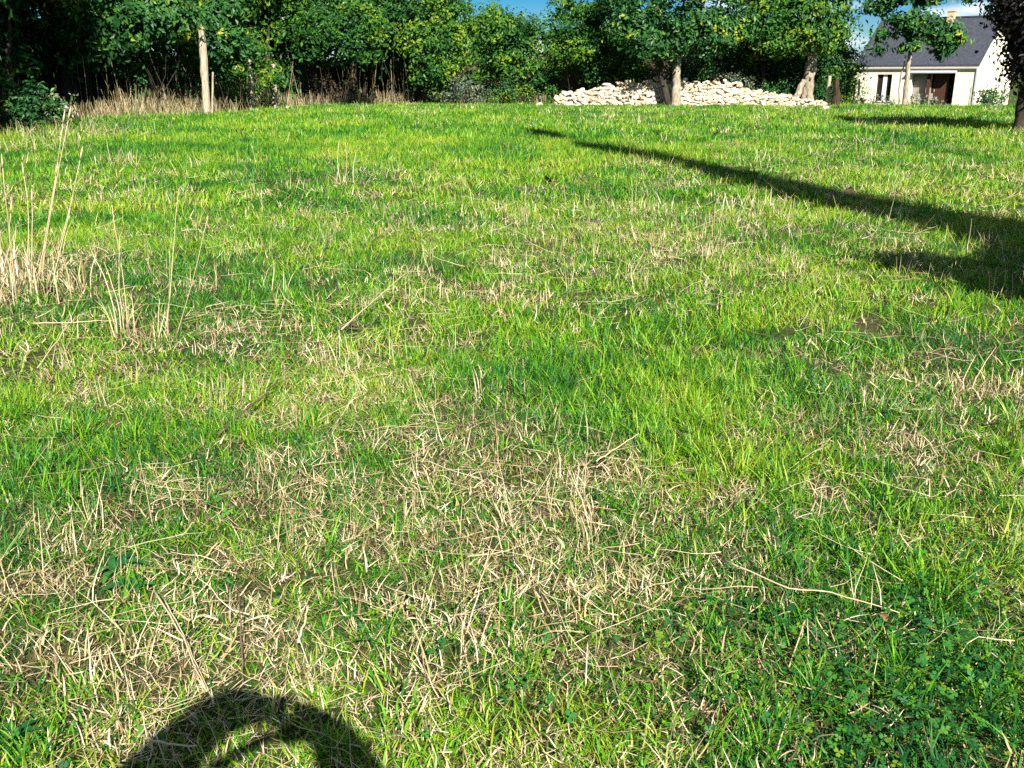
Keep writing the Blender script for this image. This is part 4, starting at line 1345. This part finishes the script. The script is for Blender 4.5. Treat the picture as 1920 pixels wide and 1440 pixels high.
# long pale stalks lying on the grass or leaning out of it
def stalks(name, n, sampler, length, width, tilt, rng, mat, label, segs=4, curve=0.25):
    P0 = sampler(n)
    L_ = rng.uniform(*length, n)
    W_ = rng.uniform(*width, n)
    az = rng.random(n) * 6.2832
    ti = rng.uniform(*tilt, n)
    V = np.zeros((n, (segs + 1) * 3, 3))
    P = np.stack([P0[:, 0], P0[:, 1], P0[:, 2]], 1)
    lift = P[:, 2].copy()
    a_ = np.array([0, 2.094, 4.189])
    for k in range(segs + 1):
        f = k / segs
        w = W_ * (1 - 0.6 * f) * 0.5
        dx = np.stack([np.cos(az), np.sin(az), np.zeros(n)], 1)
        sdv = np.stack([-np.sin(az), np.cos(az), np.zeros(n)], 1)
        up = np.cross(np.stack([np.sin(ti) * np.cos(az), np.sin(ti) * np.sin(az), np.cos(ti)], 1), sdv)
        for j in range(3):
            V[:, 3 * k + j] = P + (sdv * math.cos(a_[j]) + up * math.sin(a_[j])) * w[:, None]
        az = az + rng.normal(size=n) * curve
        ti = ti + rng.normal(size=n) * curve * 0.4
        P = P + np.stack([np.sin(ti) * np.cos(az), np.sin(ti) * np.sin(az), np.cos(ti)], 1) * (L_ / segs)[:, None]
        P[:, 2] = np.maximum(P[:, 2], lift)
    m_ = (segs + 1) * 3
    base = np.arange(n)[:, None] * m_
    q = np.concatenate([base + np.array([3 * k + j, 3 * k + (j + 1) % 3, 3 * k + 3 + (j + 1) % 3, 3 * k + 3 + j]) for k in range(segs) for j in range(3)], 0)
    ob = mesh(name, V.reshape(-1, 3), q, mat, tint=np.repeat(rng.random(n), m_))
    return tag(ob, label, "straw", kind="stuff") if label else ob


rng = np.random.default_rng(960)


def samp_field(r0, r1, power=1.0, z=(0.03, 0.06)):
    def f(n):
        out = []
        while len(out) < n:
            x, y = field_points(r0, r1, 4 * n / ((r1 * r1 - r0 * r0) * 0.63), rng)
            k = rng.random(len(x)) < straw_share(x, y) ** power
            for a, b in zip(x[k], y[k]):
                out.append((a, b, float(gz(a, b)) + rng.uniform(*z)))
        return np.array(out[:n]) if len(out) <= n * 1.0001 else np.array(out)[rng.permutation(len(out))[:n]]
    return f


stalks("fallen_straw", 900, samp_field(1.3, 7.0), (0.08, 0.30), (0.0018, 0.0040), (1.35, 1.62), rng, M_STALK, "long pale straws lying on the grass near the camera")
stalks("fallen_straw", 900, samp_field(6.5, 20.0), (0.12, 0.36), (0.0035, 0.0065), (1.3, 1.6), rng, M_STALK, "long pale straws lying on the grass in mid field")
stalks("standing_stalks", 420, samp_field(2.5, 12.0, 0.8, (0, 0.01)), (0.12, 0.30), (0.0020, 0.0038), (0.05, 0.7), rng, M_STALK, "thin dry stalks standing up out of the near grass", curve=0.15)
stalks("standing_stalks", 420, samp_field(11.0, 34.0, 0.6, (0, 0.01)), (0.15, 0.40), (0.005, 0.010), (0.05, 0.5), rng, M_STALK, "thin dry stalks standing in the far grass", curve=0.12)


# dry fringe at the foot of the hedge
def samp_edge(s0, s1, d0, d1):
    def f(n):
        out = []
        for s in rng.uniform(s0, s1, n):
            if vnoise(s * 60, 1.0, 1.0, 91, 2) < 0.36 and rng.random() < 0.7:
                s = rng.uniform(s0, s1)
            q = off_edge(s, rng.uniform(d0, d1))
            out.append((q[0], q[1], float(gz(q[0], q[1]))))
        return np.array(out)
    return f


stalks("dry_hedge_grass", 3200, samp_edge(0.47, 0.99, -0.4, 1.0), (0.15, 0.8), (0.014, 0.030), (0.0, 0.5), rng, M_DRY, "tall dry grass along the foot of the hedge", segs=3, curve=0.18)
stalks("dry_hedge_grass", 800, samp_edge(0.5, 0.69, -0.4, 0.9), (0.4, 1.25), (0.014, 0.030), (0.0, 0.4), rng, M_DRY, "dense dry grass around the tall wooden post", segs=3, curve=0.18)
stalks("dry_hedge_stems", 220, samp_edge(0.5, 0.9, 0.4, 2.2), (1.0, 2.6), (0.018, 0.035), (0.0, 0.35), rng, M_DRY, "tall thin dry stems standing in the shade of the hedge", segs=4, curve=0.10)


def samp_px(cs):
    def f(n):
        out = []
        for k in range(n):
            px, py, r = cs[rng.integers(len(cs))]
            c = on_ground(px, py)
            q = c[:2] + rng.normal(size=2) * r
            out.append((q[0], q[1], float(gz(q[0], q[1]))))
        return np.array(out)
    return f


stalks("dry_hedge_grass", 420, samp_px([(362, 216, 0.5), (385, 214, 0.5), (320, 218, 0.6), (420, 212, 0.6), (280, 222, 0.6)]), (0.2, 0.8), (0.012, 0.024), (0.0, 0.6), rng, M_DRY,
       "dry grass hiding the foot of the tall wooden post", segs=3, curve=0.2)
stalks("rough_dry_growth", 520, samp_px([(20, 262, 0.8), (80, 258, 0.8), (140, 250, 0.7), (40, 285, 0.7), (200, 262, 0.6)]), (0.15, 0.55), (0.008, 0.018), (0.2, 1.3), rng, M_DRY,
       "rough tan growth between the tallest tuft and the hollow", segs=3, curve=0.3)


# ------------------------------------------------------------------ tall dry tufts and single stalks in the left foreground
def line_stalk(mb, a, b, r, rng, bow=0.03, n=7):
    P = wander(a, b, n, 0.004, rng)
    side = rng.normal(size=3) * bow
    P = P + np.sin(np.linspace(0, math.pi, n))[:, None] * side
    mb.tube(P, np.linspace(r, r * 0.45, n), 5, cap=True)
    return P


def tuft(px, py, tops, lab, r=0.004, extra=0, sd=1, spread=0.12, hgt=(0.2, 0.5), heads=False):
    """tops: pixels of the stalk tips, at about the tuft's own distance"""
    rg = np.random.default_rng(sd)
    b = on_ground(px, py)
    root = empty("dry_grass_tuft", b, lab, "dry grass", "tall dry tufts in the left foreground")
    mb = MB()
    for (tx, ty, bx) in tops:
        fw = b[1] + rg.uniform(-0.15, 0.25)
        t = at(tx, ty, fw) - b
        s = at(bx, py + rg.uniform(-12, 12), b[1]) - b
        s[2] = -0.01
        P = line_stalk(mb, s, t, r, rg, 0.02)
        if heads:
            d = P[-1] - P[-2]
            d /= np.linalg.norm(d)
            mb.tube([P[-1], P[-1] + d * 0.04, P[-1] + d * 0.10], [r * 0.6, r * 1.5, r * 0.3], 5)
    mb.build("stalk", M_STALK, root, smooth=True, tint=np.clip(rg.normal(0.65, 0.15, mb.n), 0, 1))
    if extra:
        V, q, tn = blades(extra, spread, hgt, (r * 1.0, r * 2.2), (0.0, 0.7), (-0.2, 1.3), 5, rg)
        mesh("dry_blades", V, q, M_STALK, root, tint=tn)
    return root


tuft(70, 555, [(128, 225, 75), (118, 232, 70), (150, 300, 80), (105, 330, 60), (5, 315, 20), (20, 400, 30), (60, 380, 55), (132, 390, 90), (45, 330, 40)],
     "tallest dry tuft with long pale stalks at the left edge", 0.005, 110, 11, 0.38, (0.12, 0.55), True)
tuft(10, 520, [(0, 310, 5), (30, 420, 20), (-30, 380, 0)], "dry tuft cut by the left edge beside the tallest tuft", 0.004, 50, 12, 0.28, (0.12, 0.5))
tuft(228, 635, [(168, 462, 222), (195, 492, 226), (210, 385, 240), (245, 545, 255), (225, 440, 235)], "dry tuft with stalks leaning left, right of the tallest tuft", 0.004, 22, 13, 0.12, (0.12, 0.3))
tuft(310, 645, [(335, 355, 305), (390, 405, 325), (318, 470, 312), (300, 560, 300)], "dry tuft with two long thin stalks leaning right", 0.0035, 24, 14, 0.10, (0.12, 0.3))
tuft(640, 345, [(636, 262, 640), (648, 268, 646), (668, 285, 662)], "small far tuft of upright pale stalks left of centre", 0.007, 8, 15, 0.1, (0.1, 0.3))
tuft(1795, 740, [(1770, 655, 1790), (1830, 665, 1800), (1765, 720, 1785), (1868, 650, 1815)], "dry tuft of thin stalks near the right edge", 0.003, 26, 16, 0.14, (0.10, 0.22))
tuft(215, 310, [(200, 262, 210), (228, 275, 220), (240, 285, 226)], "drooping tan tuft at the far left below the hollow", 0.006, 36, 17, 0.45, (0.15, 0.4))
tuft(1855, 560, [(1853, 505, 1855), (1868, 500, 1862), (1900, 545, 1880)], "thin stalks standing in the edge of the long shadow", 0.004, 8, 18, 0.15, (0.1, 0.3))


def single(name, pts, r, lab, cat, mat, sd=1):
    rg = np.random.default_rng(sd)
    W = []
    for (px, py, zz) in pts:
        W.append(on_ground(px, py, zz))
    W = np.array(W)
    b = W[0].copy()
    tt = np.linspace(0, 1, len(W))
    t2 = np.linspace(0, 1, 4 * len(W))
    Q = np.stack([np.interp(t2, tt, W[:, k] - b[k]) for k in range(3)], 1)
    Q[1:-1] += rg.normal(size=(len(Q) - 2, 3)) * r * 0.5
    mb = MB()
    mb.tube(Q, np.linspace(r, r * 0.5, len(Q)), 6, 0.2, rg)
    o = mb.build(name, mat, None, smooth=True, tint=np.full(mb.n, 0.7))
    o.location = b
    return tag(o, lab, cat)


M_TWIG = noise_mat("twig_bark", [(0.3, (0.05, 0.035, 0.022)), (0.7, (0.16, 0.12, 0.08))], 30, bump=0.3)
single("fallen_stalk", [(640, 618, 0.06), (705, 560, 0.12), (770, 505, 0.17)], 0.0045, "long golden stalk lying diagonally left of centre", "straw", M_STALK, 1)
single("fallen_stalk", [(60, 606, 0.10), (130, 605, 0.11), (215, 600, 0.10)], 0.004, "straight pale stalk lying level at the left", "straw", M_STALK, 2)
single("fallen_stalk", [(70, 690, 0.02), (120, 620, 0.12), (162, 535, 0.22)], 0.0035, "slanting green-gold stalk below the tallest tuft", "straw", M_STALK, 3)
single("fallen_stalk", [(1118, 865, 0.04), (1158, 838, 0.07), (1198, 812, 0.10)], 0.0035, "short bright straw lying right of centre on the lush patch", "straw", M_STALK, 4)
single("fallen_stalk", [(1000, 928, 0.05), (1070, 942, 0.08), (1088, 1000, 0.05), (1078, 1050, 0.03)], 0.003, "bent straw like a hook at the centre of the picture", "straw", M_STALK, 5)
single("fallen_stalk", [(290, 1110, 0.10), (340, 1190, 0.07), (385, 1290, 0.03)], 0.003, "long straw pointing down at the photographer's shadow", "straw", M_STALK, 6)
single("fallen_stalk", [(306, 1120, 0.08), (350, 1200, 0.05), (398, 1310, 0.03)], 0.0025, "second straw pointing at the shadow, just right of the first", "straw", M_STALK, 7)
single("fallen_stalk", [(560, 1205, 0.04), (572, 1160, 0.07), (578, 1135, 0.10)], 0.004, "short broad white straw above the shadow", "straw", M_STALK, 8)
single("fallen_stalk", [(1360, 1050, 0.06), (1480, 1105, 0.06), (1560, 1110, 0.07), (1690, 1150, 0.05)], 0.003, "long wavy straw lying in the right foreground", "straw", M_STALK, 9)
single("fallen_stalk", [(1510, 1160, 0.04), (1480, 1250, 0.05)], 0.003, "straight straw pointing up in the right foreground", "straw", M_STALK, 10)
single("fallen_stalk", [(270, 1385, 0.05), (320, 1396, 0.05), (370, 1398, 0.06)], 0.004, "white straw crossing the left arm of the shadow", "straw", M_STALK, 11)
single("fallen_twig", [(410, 815, 0.04), (440, 785, 0.06), (490, 745, 0.08), (520, 712, 0.09)], 0.0065, "dark fallen twig in the grass left of centre", "twig", M_TWIG, 12)
single("dead_plant_stalk", [(455, 1292, 0.0), (452, 1200, 0.09), (446, 1100, 0.20)], 0.0028, "thin dark upright stem rising at the top of the photographer's shadow", "stem", M_TWIG, 13)
single("fallen_twig", [(635, 612, 0.03), (660, 610, 0.04), (678, 614, 0.04)], 0.011, "short dark piece of wood beside the golden stalk", "twig", M_TWIG, 14)


# broad-leaved weeds
def weed(px, py, n, ln, lab, sd):
    rg = np.random.default_rng(sd)
    b = on_ground(px, py)
    root = empty("broad_leaf_weed", (b[0], b[1], float(gz(b[0], b[1]))), lab, "weed", "broad-leaved weeds in the grass")
    for k in range(n):
        a = k * 6.283 / n + rg.normal() * 0.25
        L_ = ln * rg.uniform(0.7, 1.2)
        w = L_ * rg.uniform(0.2, 0.32)
        V, q = [], []
        d, s = np.array([math.cos(a), math.sin(a), 0]), np.array([-math.sin(a), math.cos(a), 0])
        m_ = 6
        up = rg.uniform(0.3, 0.9)
        for j in range(m_ + 1):
            f = j / m_
            ww = w * math.sin(math.pi * min(0.98, 0.08 + f * 0.92)) ** 0.8 * 0.5
            c = d * L_ * f * 0.9 + np.array([0, 0, 0.02 + L_ * (up * f - up * 0.9 * f * f)])
            V += [c - s * ww + np.array([0, 0, ww * 0.35]), c, c + s * ww + np.array([0, 0, ww * 0.35])]
        for j in range(m_):
            for e in (0, 1):
                q.append((3 * j + e, 3 * j + e + 1, 3 * j + e + 4, 3 * j + e + 3))
        mesh("leaf", V, np.array(q), M_WEED, root, tint=np.full(len(V), rg.random()), smooth=True)
    return root


weed(215, 1080, 6, 0.11, "broad-leaved weed in the left foreground", 1)
weed(250, 1110, 5, 0.10, "second broad-leaved weed, just right of the left foreground one", 2)
weed(25, 1400, 6, 0.09, "broad-leaved weed in the bottom left corner", 3)
weed(150, 820, 6, 0.14, "broad-leaved weed in the dark green patch at left", 4)
weed(890, 660, 5, 0.10, "single dark weed near the centre of the field", 5)
weed(960, 1075, 5, 0.05, "small bright weed below the centre straw", 6)


# a few dead leaves
def dead_leaf(px, py, s, lab, sd):
    rg = np.random.default_rng(sd)
    b = on_ground(px, py, 0.05)
    n = 6
    V, q = [], []
    for j in range(n + 1):
        f = j / n
        w = s * 0.36 * math.sin(math.pi * min(0.97, 0.05 + 0.95 * f)) ** 0.7
        for e in (-1, 0, 1):
            V.append((s * (f - 0.5), w * e, 0.25 * w * abs(e) + s * 0.12 * math.sin(f * 3.1) + rg.normal() * s * 0.012))
    for j in range(n):
        for e in (0, 1):
            q.append((3 * j + e, 3 * j + e + 1, 3 * j + e + 4, 3 * j + e + 3))
    o = mesh("dead_leaf", V, np.array(q), noise_mat("dead_leaf_%d" % sd, [(0.3, (0.12, 0.05, 0.02)), (0.7, (0.34, 0.2, 0.1))], 40), None)
    o.location = b
    o.rotation_euler = (rg.normal() * 0.3, rg.normal() * 0.3, rg.random() * 6)
    return tag(o, lab, "leaf")


dead_leaf(945, 273, 0.22, "pale dead leaf lying in the far grass near the centre", 1)
dead_leaf(1658, 1158, 0.035, "small rust-brown dead leaf in the right foreground", 2)
dead_leaf(1030, 340, 0.25, "tan dead leaf in the far grass above centre", 3)
dead_leaf(92, 545, 0.12, "curled grey dead leaf at the foot of the tallest tuft", 4)
